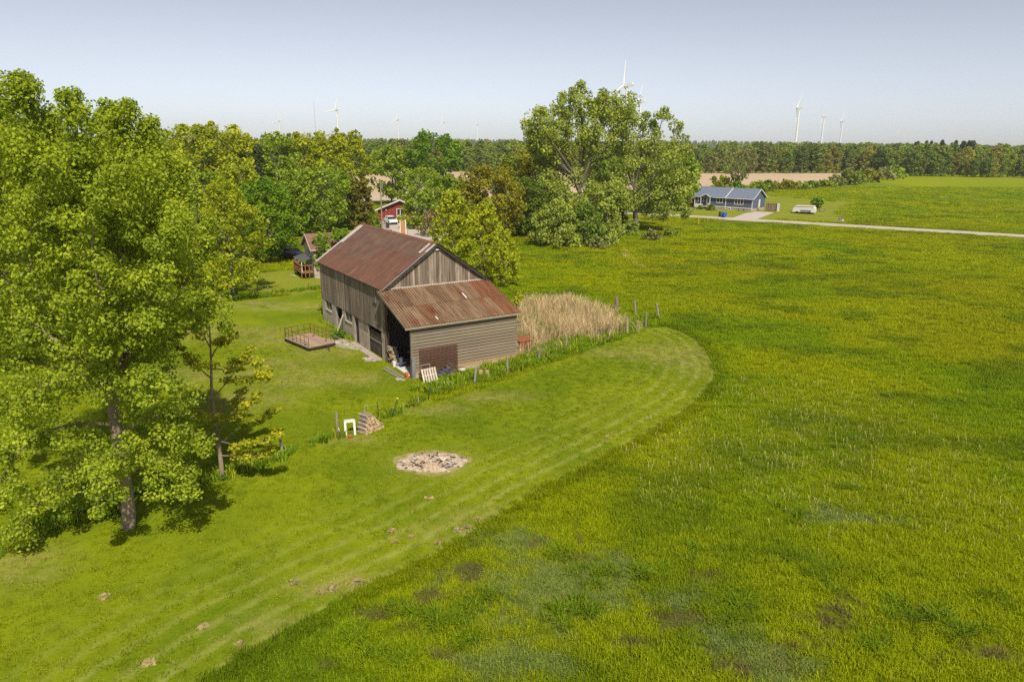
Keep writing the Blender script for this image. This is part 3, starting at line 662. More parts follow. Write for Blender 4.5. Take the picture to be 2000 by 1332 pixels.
for k in range(46):
    L = rnd.uniform(.8, 2.2)
    box('plank', hp, rnd.choice(['grey_wood','board','board','board_dark','rust']), (rnd.uniform(-1.2,1.3), rnd.uniform(-.7,2.6), .12+rnd.random()**1.3*1.25), (L, rnd.uniform(.06,.2), .035), (rnd.uniform(-.4,.4), rnd.uniform(-.45,.45), rnd.uniform(0,3.14)))
dr = thing('steel_drum', 'grey steel drum deep inside the dark lean-to', 'drum', W(2.0, 2.3, 1.05)); MB().tube([(0,0,0),(0,0,.85)], .27, 14).build('body', M['galv'], dr); MB().ring((0,0,.85), .27, .02, (0,0,1), 14, 5).build('rim', M['galv'], dr); MB().ring((0,0,.42), .275, .015, (0,0,1), 14, 5).build('hoop', M['galv'], dr)
for i, (a, b, l) in enumerate((((1.35,-.62), (4.35,-.52), 'long grey plank nearer the barn on the grass'), ((1.5,-.95), (4.1,-.80), 'long grey plank farther out on the grass'))):
    p, q = W(*a, .04), W(*b, .04); o = box('plank', None, 'grey_wood', tuple((x+y)/2 for x, y in zip(p, q)), (math.dist(p, q), .17, .05), (0, 0, math.atan2(q[1]-p[1], q[0]-p[0]))); tag(o, l, 'plank', 'planks by the lean-to')
for i, (u, v, r_, l) in enumerate(((-1.35,-.95,.26,'broad flat stone outside the wide barn door'), (-1.0,-1.2,.2,'pale stone outside the wide barn door, nearest the grass'), (-.75,-.75,.22,'brownish stone against the concrete pier'), (-1.75,-1.15,.17,'small stone left of the others by the wide door'), (4.6,-1.0,.2,'flat rubble stone before the lean-to corner'), (4.9,-.75,.16,'small rubble stone touching the corner post'), (-7.6,-1.6,.3,'flat stone in the bare patch by the narrow door'), (-8.3,-2.2,.3,'flat stone in the bare patch near the wagon'), (-6.6,-1.0,.24,'flat stone right below the narrow door'))):
    V, Fs = blob(r_*1.5, 60+i, .35); o = add('flat_stone', new_mesh('flat_stone', V, Fs, M['stone']), None, W(u, v, r_*.12)); tag(o, l, 'stone', 'stones beside the barn wall')
bp = smooth_line([W(*p) for p in ((-9.4,-.1), (-5.6,-.05), (-4.2,-.1), (-4.6,-.9), (-6.8,-1.6), (-7.4,-2.7), (-9.0,-2.9), (-9.2,-1.6))], 4, True)
sheet('bare_patch', bp, .012, 'stone', 'bare stony patch below the barn doors', 'bare earth')

# flat-deck wagon with railings
cs = {k: G(*p, .34) for k, p in dict(f=(607.3,680.9), r=(643.3,665.1), b=(602.8,650), l=(566,663.6)).items()}
ctr = sum(cs.values())/4; lv = ((cs['f']-cs['l'])+(cs['r']-cs['b']))/2; wv = ((cs['r']-cs['f'])+(cs['b']-cs['l']))/2
wa = math.atan2(lv[1], lv[0]); WLn, WWd = 4.3, 2.5
wg = thing('hay_wagon', 'low flat-deck wagon with rusty railings beside the barn', 'wagon', (ctr[0], ctr[1], 0), wa)
for i in range(12): box('plank', wg, 'pale_wood', (0, -WWd/2+(i+.5)*WWd/12, .335+rnd.uniform(-.005,.005)), (WLn, WWd/12-.015, .04), col=tuple(x*rnd.uniform(.8,1.1) for x in (.74,.62,.52)))
for y in (-WWd/2+.02, 0, WWd/2-.02): box('beam', wg, 'metal_dark', (0, y, .22), (WLn, .1, .185), col=(1.2,.9,.8))
for x in (-WLn/2+.04, WLn/2-.04): box('beam', wg, 'metal_dark', (x, 0, .215), (.08, WWd-.22, .17), col=(1.2,.9,.8))
for y in (-.95, .95):
    for x in (-1.1, 1.1):
        w = MB().tube([(x, y-.09, .2), (x, y+.09, .2)], .2, 12).build('wheel', M['rubber'], wg)
        MB().tube([(x, y-.095, .2), (x, y+.095, .2)], .09, 8).build('hub', M['rust'], w)
rail = lambda a, b, r=.022: MB().tube([a, b], r, 5).build('rail', M['rust'], wg)
def side(p, q, n_, skip=()):
    for i in range(n_+1):
        x = p[0]+(q[0]-p[0])*i/n_; y = p[1]+(q[1]-p[1])*i/n_
        MB().tube([(x, y, .30), (x, y, 1.25)], .022, 5).build('railing_post', M['rust'], wg)
    for z in (.78, 1.25): rail((*p, z), (*q, z))
side((-WLn/2+.03, -WWd/2+.03), (WLn/2-.03, -WWd/2+.03), 6); side((-WLn/2+.03, -WWd/2+.10), (-WLn/2+.03, WWd/2-.03), 4); side((-WLn/2+.1, WWd/2-.03), (WLn/2-.03, WWd/2-.03), 6)
MB().tube([(WLn/2, .3, .25), (WLn/2+.7, .25, .18), (WLn/2+1.1, 0, .12)], .04, 6).build('tow_bar', M['metal_dark'], wg)

# rusty box kennel
kn = thing('metal_kennel', 'rusty red metal box kennel with dark open front beside the lean-to', 'kennel', W(2.8, 11.25, 0), BTH+R(-4))
span('floor', kn, 'rust', (-.55,-.5,.02), (.55,.5,.06)); span('back_panel', kn, 'rust', (-.55,.46,.06), (.55,.5,.95)); span('side_panel', kn, 'rust', (-.55,-.5,.06), (-.51,.46,.95))
for i in range(6): span('side_panel', kn, 'rust', (.51,-.5+i*.16,.06), (.55,-.5+i*.16+.15,.95), col=(2.6,2.8,2.4) if i % 2 else (2.0,1.8,1.4))
span('front_post', kn, 'pale_wood', (.40,-.54,.04), (.52,-.501,.95)); span('front_rail', kn, 'pale_wood', (-.55,-.54,.84), (.40,-.501,.95)); span('front_post', kn, 'grey_wood', (-.55,-.54,.04), (-.45,-.501,.84))
box('roof_panel', kn, 'rust', (0, 0, .985), (1.25, 1.2, .04), (R(4), 0, 0), col=(2.3,1.6,1.3))

# fence line
def post(px, py, pyt, r, label, mat='grey_wood', lean=0., g='old fence posts along the barn meadow', col=None, name='fence_post', sides=7):
    b = G(px, py); t = GY(px+lean, pyt, b[1]); h = t-b
    o = MB().tube([(0,0,-.12), tuple(h*.5), tuple(h)], [r*1.05, r, r*.95], sides).build(name, M[mat], loc=tuple(b), col=col); return tag(o, label, 'fence post', g)
post(926, 752, 717, .085, 'grey fence post in the weeds before the log stumps', lean=4)
post(991, 731, 698, .07, 'grey fence post before the right end of the lean-to wall')
post(1051, 707, 679, .085, 'leaning fence post in front of the rusty kennel', lean=4)
post(1104, 686, 660, .08, 'thin fence post half hidden in green weeds before the reeds', lean=3)
post(1165, 663, 643, .14, 'stout dark fence stump leaning in the reeds', 'grey_wood', 8, col=(.6,.5,.42))
post(1187, 657, 633, .13, 'thick brown fence post at the front edge of the reeds', col=(.8,.68,.55), lean=2)
post(1225, 651, 620, .11, 'tall pale fence post at the right end of the reeds', col=(1.25,1.15,1.0))
post(1261, 638, 611, .09, 'grey fence post at the inner curve of the mown loop', lean=1)
post(1241, 613, 588, .12, 'pale fence post standing alone behind the reeds', lean=-2, col=(1.15,1.1,1.0))
post(1287, 624, 593, .12, 'rightmost tall grey fence post leaning left in the meadow', lean=-5)
post(1204, 606, 580, .20, 'pair of weathered post trunks at the back corner of the reeds', col=(.85,.78,.68))
post(552, 888, 855, .085, 'fence post at the end of the wire fence by the young tree', lean=-5)
post(515, 903, 884, .04, 'thin short fence stake in the shade of the young tree')
post(470, 912, 893, .04, 'thin short fence stake nearest the young tree trunk')
post(660, 853, 806, .075, 'tall grey post left of the white frame', lean=-3)
post(740, 813, 784, .028, 'dark steel post just behind the firewood stack', 'metal_dark', -4, name='steel_post', sides=5)
post(765, 815, 780, .028, 'dark steel post slanting right with a yellow tie on top', 'metal_dark', 11, name='steel_post', sides=5)
post(836, 783, 750, .025, 'dark steel post below the pallet', 'metal_dark', 5, name='steel_post', sides=5)
post(788, 804, 789, .022, 'thin pale stake right of the slanting steel post', 'pale_wood', name='stake', sides=5)
post(817, 790, 776, .022, 'thin pale stake below the white lean-to board', 'pale_wood', name='stake', sides=5)
post(523, 575, 560, .07, 'fence post at the far yard edge by the yellow tree', lean=0)
post(602, 563, 553, .03, 'thin fence stake at the far yard edge near the barn', 'metal_dark')
o = MB().tube([tuple(G(660,853)+np.array([.05,0,.6])), tuple(G(668,856))], .03, 5).build('brace_stick', M['pale_wood']); tag(o, 'pale stick bracing the tall grey post', 'stick')
tp = G(765, 815); tt = GY(776, 778, tp[1]); o = MB().raw(*blob(.09, 3)).build('yellow_tie', M['plastic'], loc=tuple(tt), col=(.7,.65,.05)); tag(o, 'yellow tie on the slanting steel post', 'tie')
# board rails behind the lean-to
of = thing('board_fence', 'old grey board fence standing in the reeds beside the barn', 'fence', W(-1.0, 10.6, 0), BTH+R(35))
for x in (-.6, 1.3): span('post', of, 'grey_wood', (x-.06,-.06,0), (x+.06,.06,2.2 if x > 0 else 1.9))
for z in (1.15, 1.6, 1.95): span('rail', of, 'grey_wood', (-1.6,-.10,z), (2.6,-.065,z+.14))
# white frame, hook, orange pot
fa, fb = G(676, 853), G(693, 848); fdir = math.atan2(fb[1]-fa[1], fb[0]-fa[0]); fm = (fa+fb)/2
wf = thing('old_chair', 'white wooden chair frame standing left of the firewood stack', 'chair', (fm[0]-.0, fm[1], 0), fdir-R(25))
for x in (-.27, .27): box('upright', wf, 'white_paint', (x, .09, .44), (.13, .07, .90), (R(-12), 0, 0))
box('top_rail', wf, 'white_paint', (0, .18, .85), (.42, .065, .14), (R(-12), 0, 0)); box('seat_board', wf, 'white_paint', (0, .31, .885), (.62, .16, .03), (R(8), 0, 0), col=(.8,.8,.8))
fd = np.array([.59, .81]); st = thing('firewood_stack', 'stack of cut logs showing round ends beside the fence line', 'firewood', tuple(G(726, 840)), math.atan2(-fd[0], fd[1]))
yy = 0
for r in range(9):
    lo_, hi_ = -.75 + r*.03, .80 - r*.12
    k = lo_ + .08*(r % 2)
    while k < hi_:
        add('log', rnd.choice(LOGS), st, (rnd.uniform(-.05,.05)-.015*r, k, .08+r*.128+rnd.uniform(-.01,.01)), (rnd.uniform(0,6), 0, rnd.uniform(-.05,.05)), (1.5, 1, 1), col=tuple([rnd.uniform(.95,1.45)]*3)); k += .155
hk = G(713, 816); o = MB().tube([(0,0,0), (.0,0,.75), (.06,0,.88), (.16,0,.88), (.22,0,.75), (.22,0,.5)], .014, 5).build('wire_hook', M['pale_metal'], loc=tuple(hk), rot=(0,0,.5)); tag(o, 'bent pale wire hoop standing behind the firewood stack', 'hoop')
o = MB().tube([(0,0,0),(0,0,.16),(0,0,.2)], [.08,.12,.13], 10).build('clay_pot', M['plastic'], loc=tuple(G(684, 856)), col=(.6,.17,.06))
tag(o, 'small orange clay pot in front of the white frame', 'pot')

# burnt patch
bt = thing('burn_pit', 'pale ash heap of an old bonfire on the mown grass', 'burn pit', (BURN[0], BURN[1], 0), 0)
n_, m_ = 60, 9; V = [(0, 0, .20)]; Fs = []
for j in range(1, m_+1):
    for k in range(n_):
        a = 2*math.pi*k/n_; q = j/m_; w_ = 1+.09*math.sin(2*a+1)+.06*math.sin(5*a+2)+.04*math.sin(9*a)+(.08*rnd.random() if j == m_ else .03*rnd.random())
        V.append((1.72*q*w_*math.cos(a), 1.28*q*w_*math.sin(a), max(.012, .30*(1-q)**1.1*(.7+.3*math.sin(3*a)) + .11*(1-q)**.6*rnd.uniform(-.8,1.2))))
for k in range(n_): Fs.append((0, 1+k, 1+(k+1)%n_))
for j in range(m_-1):
    for k in range(n_): Fs.append((1+j*n_+k, 1+(j+1)*n_+k, 1+(j+1)*n_+(k+1)%n_, 1+j*n_+(k+1)%n_))
V2 = [(0, 0, .009)] + [((2.05+.22*math.sin(3*a)+.16*rnd.random())*math.cos(a), (1.5+.15*math.sin(4*a+1)+.14*rnd.random())*math.sin(a), .009) for a in [2*math.pi*k/48 for k in range(48)]]
add('scorched_grass', new_mesh('scorched_grass', V2, [(0, 1+k, 1+(k+1) % 48) for k in range(48)], M['scorch']), bt)
add('ash_bed', new_mesh('ash_bed', V, Fs, M['ash']), bt)
for k in range(90):
    a = rnd.uniform(0, 6.28); q = rnd.random()**.6*.92; x, y = 1.6*q*math.cos(a), 1.2*q*math.sin(a); z = .26*(1-q)+.05
    box('charred_stick', bt, rnd.choice(['char','grey_wood','pale_wood','fresh_wood']), (x, y, z), (rnd.uniform(.12,.6), rnd.uniform(.03,.07), rnd.uniform(.02,.05)), (rnd.uniform(-.2,.2), rnd.uniform(-.25,.25), rnd.uniform(0,3.1)))
for k in range(44):
    a = rnd.uniform(0, 6.28); q = .3+rnd.random()*.85; V, Fs = blob(rnd.uniform(.04,.11), 100+k, .7, 6, 4)
    add('stone', new_mesh('stone', V, Fs, M['stone']), bt, (1.6*q*math.cos(a), 1.2*q*math.sin(a), .20*max(0,1-q)+.03), col=(1.2,1.15,1.05) if k % 3 else (.4,.36,.33))
# clumps of dried clippings
CLIP = [(838,973,.32),(648,1151,.38),(702,1136,.42),(895,1036,.36),(912,1030,.28),(766,1037,.3),(770,1058,.2),(855,1062,.2),(803,1050,.16),(204,1166,.32),(398,1224,.28),(290,1296,.3),(963,1010,.22),(575,1138,.3),(1290,862,.25),(1268,818,.2),(625,1158,.16),(935,1015,.2),(468,1258,.2),(1185,855,.18)]
for i, (px, py, s_) in enumerate(CLIP):
    rr = np.random.RandomState(i); nn = 46; Vq = []; s_ *= .52
    for k in range(nn):
        a = rr.rand()*6.28; q = rr.rand()**.6*s_; c0 = np.array([q*math.cos(a)*1.3, q*math.sin(a), .02+.10*(1-q/s_)*rr.rand()]); d = np.array([math.cos(a*3+k), math.sin(a*3+k), rr.uniform(-.2,.3)])*rr.uniform(.06,.14)
        w_ = np.array([-d[1], d[0], .02])*.45; Vq += [c0-d, c0+w_, c0+d, c0-w_]
    o = add('clipping_clump', quad_mesh('clipping_clump', np.array(Vq), M['leaf'], rr.rand(nn)), None, tuple(G(px, py)+np.array([0,0,.02])), col=tuple(np.array((.50,.42,.20))*rr.uniform(.75,1.1)))
    tag(o, 'small clump of dried tan grass clippings on the mown lawn', 'clippings', 'dried clippings on the mown lawn')
# ------------------------------------------------------------------ houses, vehicles, roadside things, turbines
def gable_house(t, L, D, base, eave, ridge, wall, roof, ov=.35, trim='white_paint', found='concrete'):
    """local x along the front, y to the back; front wall at y=0"""
    span('foundation', t, found, (.03, .03, 0), (L-.03, D-.03, base))
    MB().prism([(0, base), (0, eave), (D/2, ridge), (D, eave), (D, base)], 0, 0, L).build('wall', M[wall], t)
    r = thing('roof', None, None); r.parent = t; sl_ = (ridge-eave)/(D/2); a = math.atan(sl_); ln = (D/2+ov)/math.cos(a)
    for s_ in (1, -1):
        ym = D/2 + s_*(D/2+ov)/2; zm = ridge - sl_*(D/2+ov)/2 + .07
        box('roof_slope', r, roof, (L/2, ym, zm), (L+2*ov, ln, .10), (-s_*a, 0, 0))
        for x in (-ov-.02, L+ov+.02): box('barge_board', r, trim, (x, ym, zm-.03), (.06, ln, .2), (-s_*a, 0, 0))
        box('fascia', r, trim, (L/2, D/2+s_*(D/2+ov+.02), eave-sl_*ov+.04), (L+2*ov, .04, .16))
    return r
def win(t, x0, x1, z0, z1, y=-.0, panes=2, ax='x', trim='white_paint'):
    w = thing('window', None, None); w.parent = t
    def sp(nm, mt, a, b, c, d, y0, y1):
        if ax == 'x': span(nm, w, mt, (a, y0, c), (b, y1, d))
        else: span(nm, w, mt, (y0, a, c), (y1, b, d))
    for i in range(panes):
        a = x0+(x1-x0)*i/panes; b = x0+(x1-x0)*(i+1)/panes; sp('pane', 'glass', a+.05, b-.05, z0+.05, z1-.05, y-.02, y-.012)
    for i in range(panes+1):
        a = x0+(x1-x0)*i/panes; sp('frame_bar', trim, a-.07, a+.07, z0, z1, y-.05, y-.003)
    sp('frame_bar', trim, x0-.07, x1+.07, z1, z1+.12, y-.051, y-.003); sp('sill', trim, x0-.07, x1+.07, z0-.14, z0, y-.06, y-.003)
# blue bungalow
hl, hr = G(1356.3, 406), G(1468, 413.5); ha = math.atan2(hr[1]-hl[1], hr[0]-hl[0]); HLn = float(np.hypot(*(hr-hl)[:2]))
bh = thing('bungalow', 'blue-grey bungalow with white trim beyond the gravel road', 'house', (hl[0], hl[1], 0), ha)
gable_house(bh, HLn, 8.6, .75, 3.35, 5.6, 'blue_siding', 'blue_shingle', .45)
span('trim_band', bh, 'white_paint', (-.03,-.05,.62), (HLn+.03,-.004,.86)); 
for x in (0, .55*HLn, HLn): span('corner_trim', bh, 'white_paint', (x-.12,-.07,.1), (x+.12,-.052 if x in (0, HLn) else -.052,3.25))
rr_ = [c for c in bh.children if c.name.startswith('roof')][0]
sl_ = (5.6-3.35)/4.3; box('roof_strip', rr_, 'white_paint', (.55*HLn, 4.3-(4.3+.45)/2, 5.6-sl_*4.75/2+.13), (.2, 4.75/math.cos(math.atan(sl_)), .03), (math.atan(sl_), 0, 0))
win(bh, 1.0, 2.6, 1.9, 3.0, 0); win(bh, 6.5, 8.1, 1.85, 3.0, 0); win(bh, 11.6, 14.0, 1.7, 3.0, 0, 3); win(bh, 9.9, 10.6, .12, .5, 0, 1)
pc = thing('porch', None, None); pc.parent = bh
MB().prism([(2.3, 3.15), (3.75, 3.95), (5.2, 3.15)], 1, -1.3, .6).build('porch_gable', M['blue_siding'], pc)
for s_ in (1, -1): box('porch_roof', pc, 'blue_shingle', (3.75+s_*.80, -.4, 3.60), (1.85, 2.2, .10), (0, s_*math.atan(.8/1.45), 0)); box('porch_trim', pc, 'white_paint', (3.75+s_*.80, -1.52, 3.58), (1.85, .05, .2), (0, s_*math.atan(.8/1.45), 0))
for x in (2.4, 5.1): span('porch_post', pc, 'white_paint', (x-.08,-1.4,.0), (x+.08,-1.24,3.15))
span('porch_deck', pc, 'pale_wood', (2.2,-1.6,.55), (5.3,-.06,.7)); span('porch_rail', pc, 'white_paint', (.9,-1.6,.35), (3.1,-1.5,1.35))
d_ = span('door', bh, 'white_paint', (3.4,-.06,.8), (4.3,-.004,2.9)); span('door_pane', bh, 'glass', (3.9,-.075,1.5), (4.2,-.062,2.7))
span('side_door', bh, 'white_paint', (HLn+.004, 4.2, .8), (HLn+.05, 5.2, 2.9))
st_ = thing('stairs', None, None); st_.parent = bh
for i in range(4): span('step', st_, 'fresh_wood', (HLn+.1+.3*i, 3.4, .55-.17*i), (HLn+.42+.3*i, 4.6, .62-.17*i))
for x, z in ((.15, 1.6), (.7, 1.3), (1.3, .95)): span('rail_post', st_, 'fresh_wood', (HLn+x, 3.3, 0), (HLn+x+.1, 3.39, z))
bn_ = thing('front_bench', None, None); bn_.parent = bh
span('bench_top', bn_, 'grey_wood', (13.2,-1.6,.66), (16.2,-.9,.74)); [span('bench_leg', bn_, 'grey_wood', (x,-1.5,0), (x+.1,-1.0,.66)) for x in (13.3, 14.7, 16.0)]
def local(t, x, y, z=0):
    c, s = math.cos(t.rotation_euler.z), math.sin(t.rotation_euler.z); return (t.location.x+c*x-s*y, t.location.y+s*x+c*y, z)
fn = thing('privacy_fence', 'short brown board privacy screen right of the blue bungalow', 'fence', local(bh, HLn+1.9, 4.6), ha)
for i in range(11): span('board', fn, 'board', (i*.28, 0, .1), (i*.28+.26, .04, 2.1+.05*math.sin(i)), col=(1.1,1,.9))
span('end_panel', fn, 'white_paint', (3.1,-.15,.05), (3.7,.06,2.1)); span('rail', fn, 'grey_wood', (0,.045,1.0), (3.1,.10,1.12))
sh = thing('shed', 'small brown shed peeking out left of the blue bungalow', 'shed', local(bh, -4.4, 4.0), ha)
gable_house(sh, 3.6, 3.0, .1, 2.3, 3.3, 'brown_shingle', 'grey_wood', .2, 'grey_wood')
def bin_(label, x, y, col):
    b = thing('recycling_bin', label, 'bin', tuple(G(x, y)), .2, 'blue bins by the road')
    MB().raw([(-.32,-.35,.1),(.32,-.35,.1),(.32,.35,.1),(-.32,.35,.1),(-.4,-.45,1.05),(.4,-.45,1.05),(.4,.45,1.05),(-.4,.45,1.05)], [(0,3,2,1),(4,5,6,7),(0,1,5,4),(1,2,6,5),(2,3,7,6),(3,0,4,7)]).build('body', M['plastic'], b, col=col)
    box('lid', b, 'plastic', (0,0,1.09), (.86,.96,.06), (R(-5),0,0), col=tuple(c*.8 for c in col)); 
    for x_ in (-.3, .3): MB().tube([(x_-.04,.36,.12),(x_+.04,.36,.12)], .12, 8).build('wheel', M['rubber'], b)
bin_('bright blue wheelie bin at the end of the driveway', 1415, 425, (.03,.11,.70)); bin_('pale blue wheelie bin left of the bright blue one', 1410.5, 424, (.16,.30,.62)); bin_('dark wheelie bin at the left end of the bins', 1407.5, 423.3, (.04,.05,.07))
# covered trailer
tl = G(1547, 417); tr_ = thing('camping_trailer', 'old white folded camping trailer on the lawn near the road', 'trailer', (tl[0], tl[1], 0), ha+R(6))
MB().prism([(0,.45), (.15,1.35), (.5,1.75), (5.0,1.85), (5.4,1.5), (5.4,.45)], 1, 0, 2.3).build('body', M['white_paint'], tr_); MB().prism([(.35,1.76), (5.1,1.9), (5.0,2.15), (.6,2.05)], 1, -.08, 2.38).build('roof', M['pale_metal'], tr_, col=(1.35,1.25,1.1))
span('side_stripe', tr_, 'galv', (2.0,-.03,.5), (4.6,-.004,1.05)); 
for x in (1.2, 4.2): MB().tube([(x,-.05,.33),(x,.2,.33)], .33, 12).build('wheel', M['rubber'], tr_)
MB().tube([(0,1.1,.45),(-1.2,1.1,.4)], .06, 5).build('tow_bar', M['metal_dark'], tr_)
for x in (2.2, 2.9, 3.6): MB().tube([(x,-.5,0),(x+.2,-.45,.9)], .05, 5).build('prop', M['metal_dark'], tr_)
span('skirt', tr_, 'metal_dark', (.5,.25,.0), (5.0,2.1,.45))
b_ = G(1605, 414); tb = thing('picnic_table', 'small grey table behind the camping trailer', 'table', (b_[0], b_[1], 0), ha); span('top', tb, 'grey_wood', (-.9,-.4,.7), (.9,.4,.76))
for x in (-.7, .7): span('leg', tb, 'grey_wood', (x-.05,-.35,0), (x+.05,.35,.7))
mk = post(1364.5, 439, 424, .10, 'yellow marker post on the near side of the road', 'plastic', 0, None, (.75,.50,.02), 'marker_post'); mk['category'] = 'marker post'
b_ = G(1641, 434); im = thing('farm_implement', 'small rusty farm implement at the lawn edge by the road', 'implement', (b_[0], b_[1], 0), .6)
MB().tube([(-1,0,.7),(1,0,.9)], .09, 6).build('beam', M['rust'], im)
for x in (-.7, .1, .8): MB().ring((x, 0, .5), .45, .05, (.3,1,0), 14, 5).build('disc', M['galv'], im)
MB().tube([(0,0,.8),(.3,.2,1.4)], .05, 5).build('lever', M['rust'], im); box('weight_box', im, 'pale_wood', (.2,-.3,.35), (.6,.5,.6))

# red house
rb = G(735.7, 443); rd = thing('red_house', 'red board house with black roof behind the white car', 'house', tuple(G(739, 432.5)), R(-6))
gable_w = 10.5; base_h = .25
# gable faces the camera: width along x, length along y
MB().prism([(0, .2), (0, 2.6), (gable_w/2, 4.75), (gable_w, 2.6), (gable_w, .2)], 1, 0, 11).build('wall', M['red_siding'], rd)
ra = math.atan(2.15/(gable_w/2)); rl = (gable_w/2+.6)/math.cos(ra); rr2 = thing('roof', None, None); rr2.parent = rd
for s_ in (1, -1):
    xm = gable_w/2 + s_*(gable_w/2+.6)/2; zm = 4.75-2.15/(gable_w/2)*(gable_w/2+.6)/2+.08
    box('roof_slope', rr2, 'dark_shingle', (xm, 5.4, zm), (rl, 12.2, .10), (0, s_*ra, 0)); box('barge_board', rr2, 'white_paint', (xm, -.73, zm-.04), (rl, .06, .30), (0, s_*ra, 0))
for i in range(22): span('batten', rd, 'red_siding', (i*.48+.1,-.03,.2), (i*.48+.15,-.004,2.55), col=(.85,.85,.85))
win(rd, 4.3, 5.9, 1.35, 2.75, 0); win(rd, 4.3, 5.9, .55, .95, 0); win(rd, 7.6, 9.4, 1.2, 2.5, 0)
box('porch_lamp', rd, 'white_paint', (1.9,-.1,2.6), (.25,.15,.3))
# grey house with a deck
GWd, ga = 5.0, R(28); p0 = G(600.4, 456.7, 5.5)
gh = thing('cottage', 'beige cottage with brown roof and raised wooden deck behind the barn', 'house', (p0[0]+math.sin(ga)*GWd/2, p0[1]-math.cos(ga)*GWd/2, 0), ga)
gable_house(gh, 11, GWd, .5, 3.9, 5.4, 'beige_siding', 'brown_shingle', .4, 'pale_wood')
win(gh, 1.6, 3.0, 2.75, 3.75, 0, 2, 'y'); win(gh, 2.6, 3.6, 1.3, 2.0, 0, 2, 'y')
span('sign_bar', gh, 'metal_dark', (-.06, 1.2, 4.15), (-.01, 2.9, 4.26))
dk = thing('deck', None, None); dk.parent = gh
span('deck_floor', dk, 'fresh_wood', (-1.6,.2,.75), (-.02,4.9,.87), col=(.6,.5,.42)); box('awning', dk, 'tarp', (-.8, 2.5, 2.45), (1.6, 4.6, .05), (0, R(-14), 0))
for y in np.linspace(.25, 4.8, 9): span('baluster', dk, 'fresh_wood', (-1.6, y-.05, 0 if abs(y-.25) < .1 or y > 4.7 else .87), (-1.5, y+.05, 1.7), col=(.62,.42,.3))
for x in (-1.1, -.6): span('baluster', dk, 'fresh_wood', (x, .2, .2), (x+.09, .29, 1.7), col=(.62,.42,.3))
span('hand_rail', dk, 'fresh_wood', (-1.64,.15,1.7), (-1.46,4.9,1.78), col=(.7,.48,.33)); span('hand_rail', dk, 'fresh_wood', (-1.45,.15,1.7), (-.02,.28,1.78), col=(.7,.48,.33)); span('lower_rail', dk, 'fresh_wood', (-1.6,.3,1.1), (-1.52,4.75,1.2), col=(.62,.42,.3))
for y in (.3, 4.7): span('awning_post', dk, 'white_paint', (-1.5, y, .87), (-1.4, y+.09, 2.25))
# house glimpsed through the big tree
fh = thing('farmhouse', 'grey sided house glimpsed through the big poplar', 'house', (-96, 150, 0), R(-15))
gable_house(fh, 16, 9, .4, 4.2, 6.6, 'blue_siding', 'dark_shingle', .4); win(fh, 3, 4.5, 1.5, 3, 0); win(fh, 8, 10, 1.5, 3, 0); win(fh, 12, 13.5, 1.5, 3, 0)
sh2 = thing('red_shed', 'small red shed glimpsed behind the big poplar', 'shed', (-91, 133, 0), R(10)); gable_house(sh2, 3, 2.6, .1, 2.2, 3.2, 'red_siding', 'pale_metal', .25)

def car(label, loc, rz, paint, sc=1.0):
    c = thing('parked_car', label, 'car', loc, rz, 'parked cars'); c.scale = (sc, sc, sc)
    L, Wd = 4.4, 1.82
    prof = [(-2.18,.35), (-2.2,.75), (-2.05,1.02), (-1.05,1.10), (1.75,1.12), (2.12,1.0), (2.2,.6), (2.15,.32)]
    m_ = MB(); n = len(prof); V = []
    for k, y in enumerate((-Wd/2, -Wd/2+.08, Wd/2-.08, Wd/2)):
        for (x, z) in prof: V.append((x*(.985 if k in (0, 3) else 1), y, z if k in (1, 2) else min(z, .95)))
    Fs = [tuple(range(n)), tuple(range(3*n, 4*n))[::-1]]
    for k in range(3):
        for i in range(n): Fs.append((k*n+i, k*n+(i+1)%n, (k+1)*n+(i+1)%n, (k+1)*n+i))
    m_.raw(V, Fs).build('body', M[paint], c)
    gp = [(-1.15,1.08), (-.45,1.58), (1.45,1.60), (2.02,1.08)]
    def house(w0, w1, z_):
        V = []
        for y, k in ((-w0, 0), (w0, 0)):
            for (x, z) in gp: V.append((x, y if z < 1.2 else math.copysign(w1, y), z))
        return MB().raw(V, [(0,1,2,3), (7,6,5,4), (0,4,5,1), (1,5,6,2), (2,6,7,3), (3,7,4,0)])
    house(Wd/2-.06, Wd/2-.24, 0).build('glasshouse', M['glass'], c)
    MB().prism([(-.5,1.585), (1.5,1.60), (1.4,1.68), (-.3,1.67)], 1, -Wd/2+.24, Wd/2-.24).build('roof_panel', M[paint], c)
    for x in (-.05, .95): 
        for s_ in (-1, 1): MB().tube([(x, s_*(Wd/2-.055), 1.08), (x+.02, s_*(Wd/2-.23), 1.6)], .045, 4).build('pillar', M[paint], c)
    for x in (-1.38, 1.38):
        for s_ in (-1, 1):
            w = MB().tube([(x, s_*(Wd/2-.2), .34), (x, s_*(Wd/2+.015), .34)], .34, 14).build('wheel', M['rubber'], c)
            MB().tube([(x, s_*(Wd/2-.1), .34), (x, s_*(Wd/2+.025), .34)], .2, 10).build('rim', M['galv'], w)
    for s_ in (-1, 1):
        box('headlight', c, 'plastic', (-2.14, s_*.66, .80), (.12, .36, .14)); box('tail_lamp', c, 'lamp_red', (2.15, s_*.70, .86), (.10, .30, .18)); box('mirror', c, paint, (-.75, s_*(Wd/2+.09), 1.12), (.12, .18, .13))
    box('bumper', c, 'rubber', (-2.18, 0, .42), (.1, 1.6, .2)); box('bumper', c, 'rubber', (2.18, 0, .42), (.1, 1.6, .24))
cg = G(763, 437.5); car('white compact SUV parked by the red house', (cg[0], cg[1], 0), R(118), 'car_white')
cg = G(556, 500); car('dark car half hidden under the deep green maple', (cg[0], cg[1], 0), R(170), 'car_dark')
cg = G(574, 507); car('dark car parked beside the cottage deck', (cg[0], cg[1], 0), R(150), 'car_dark')
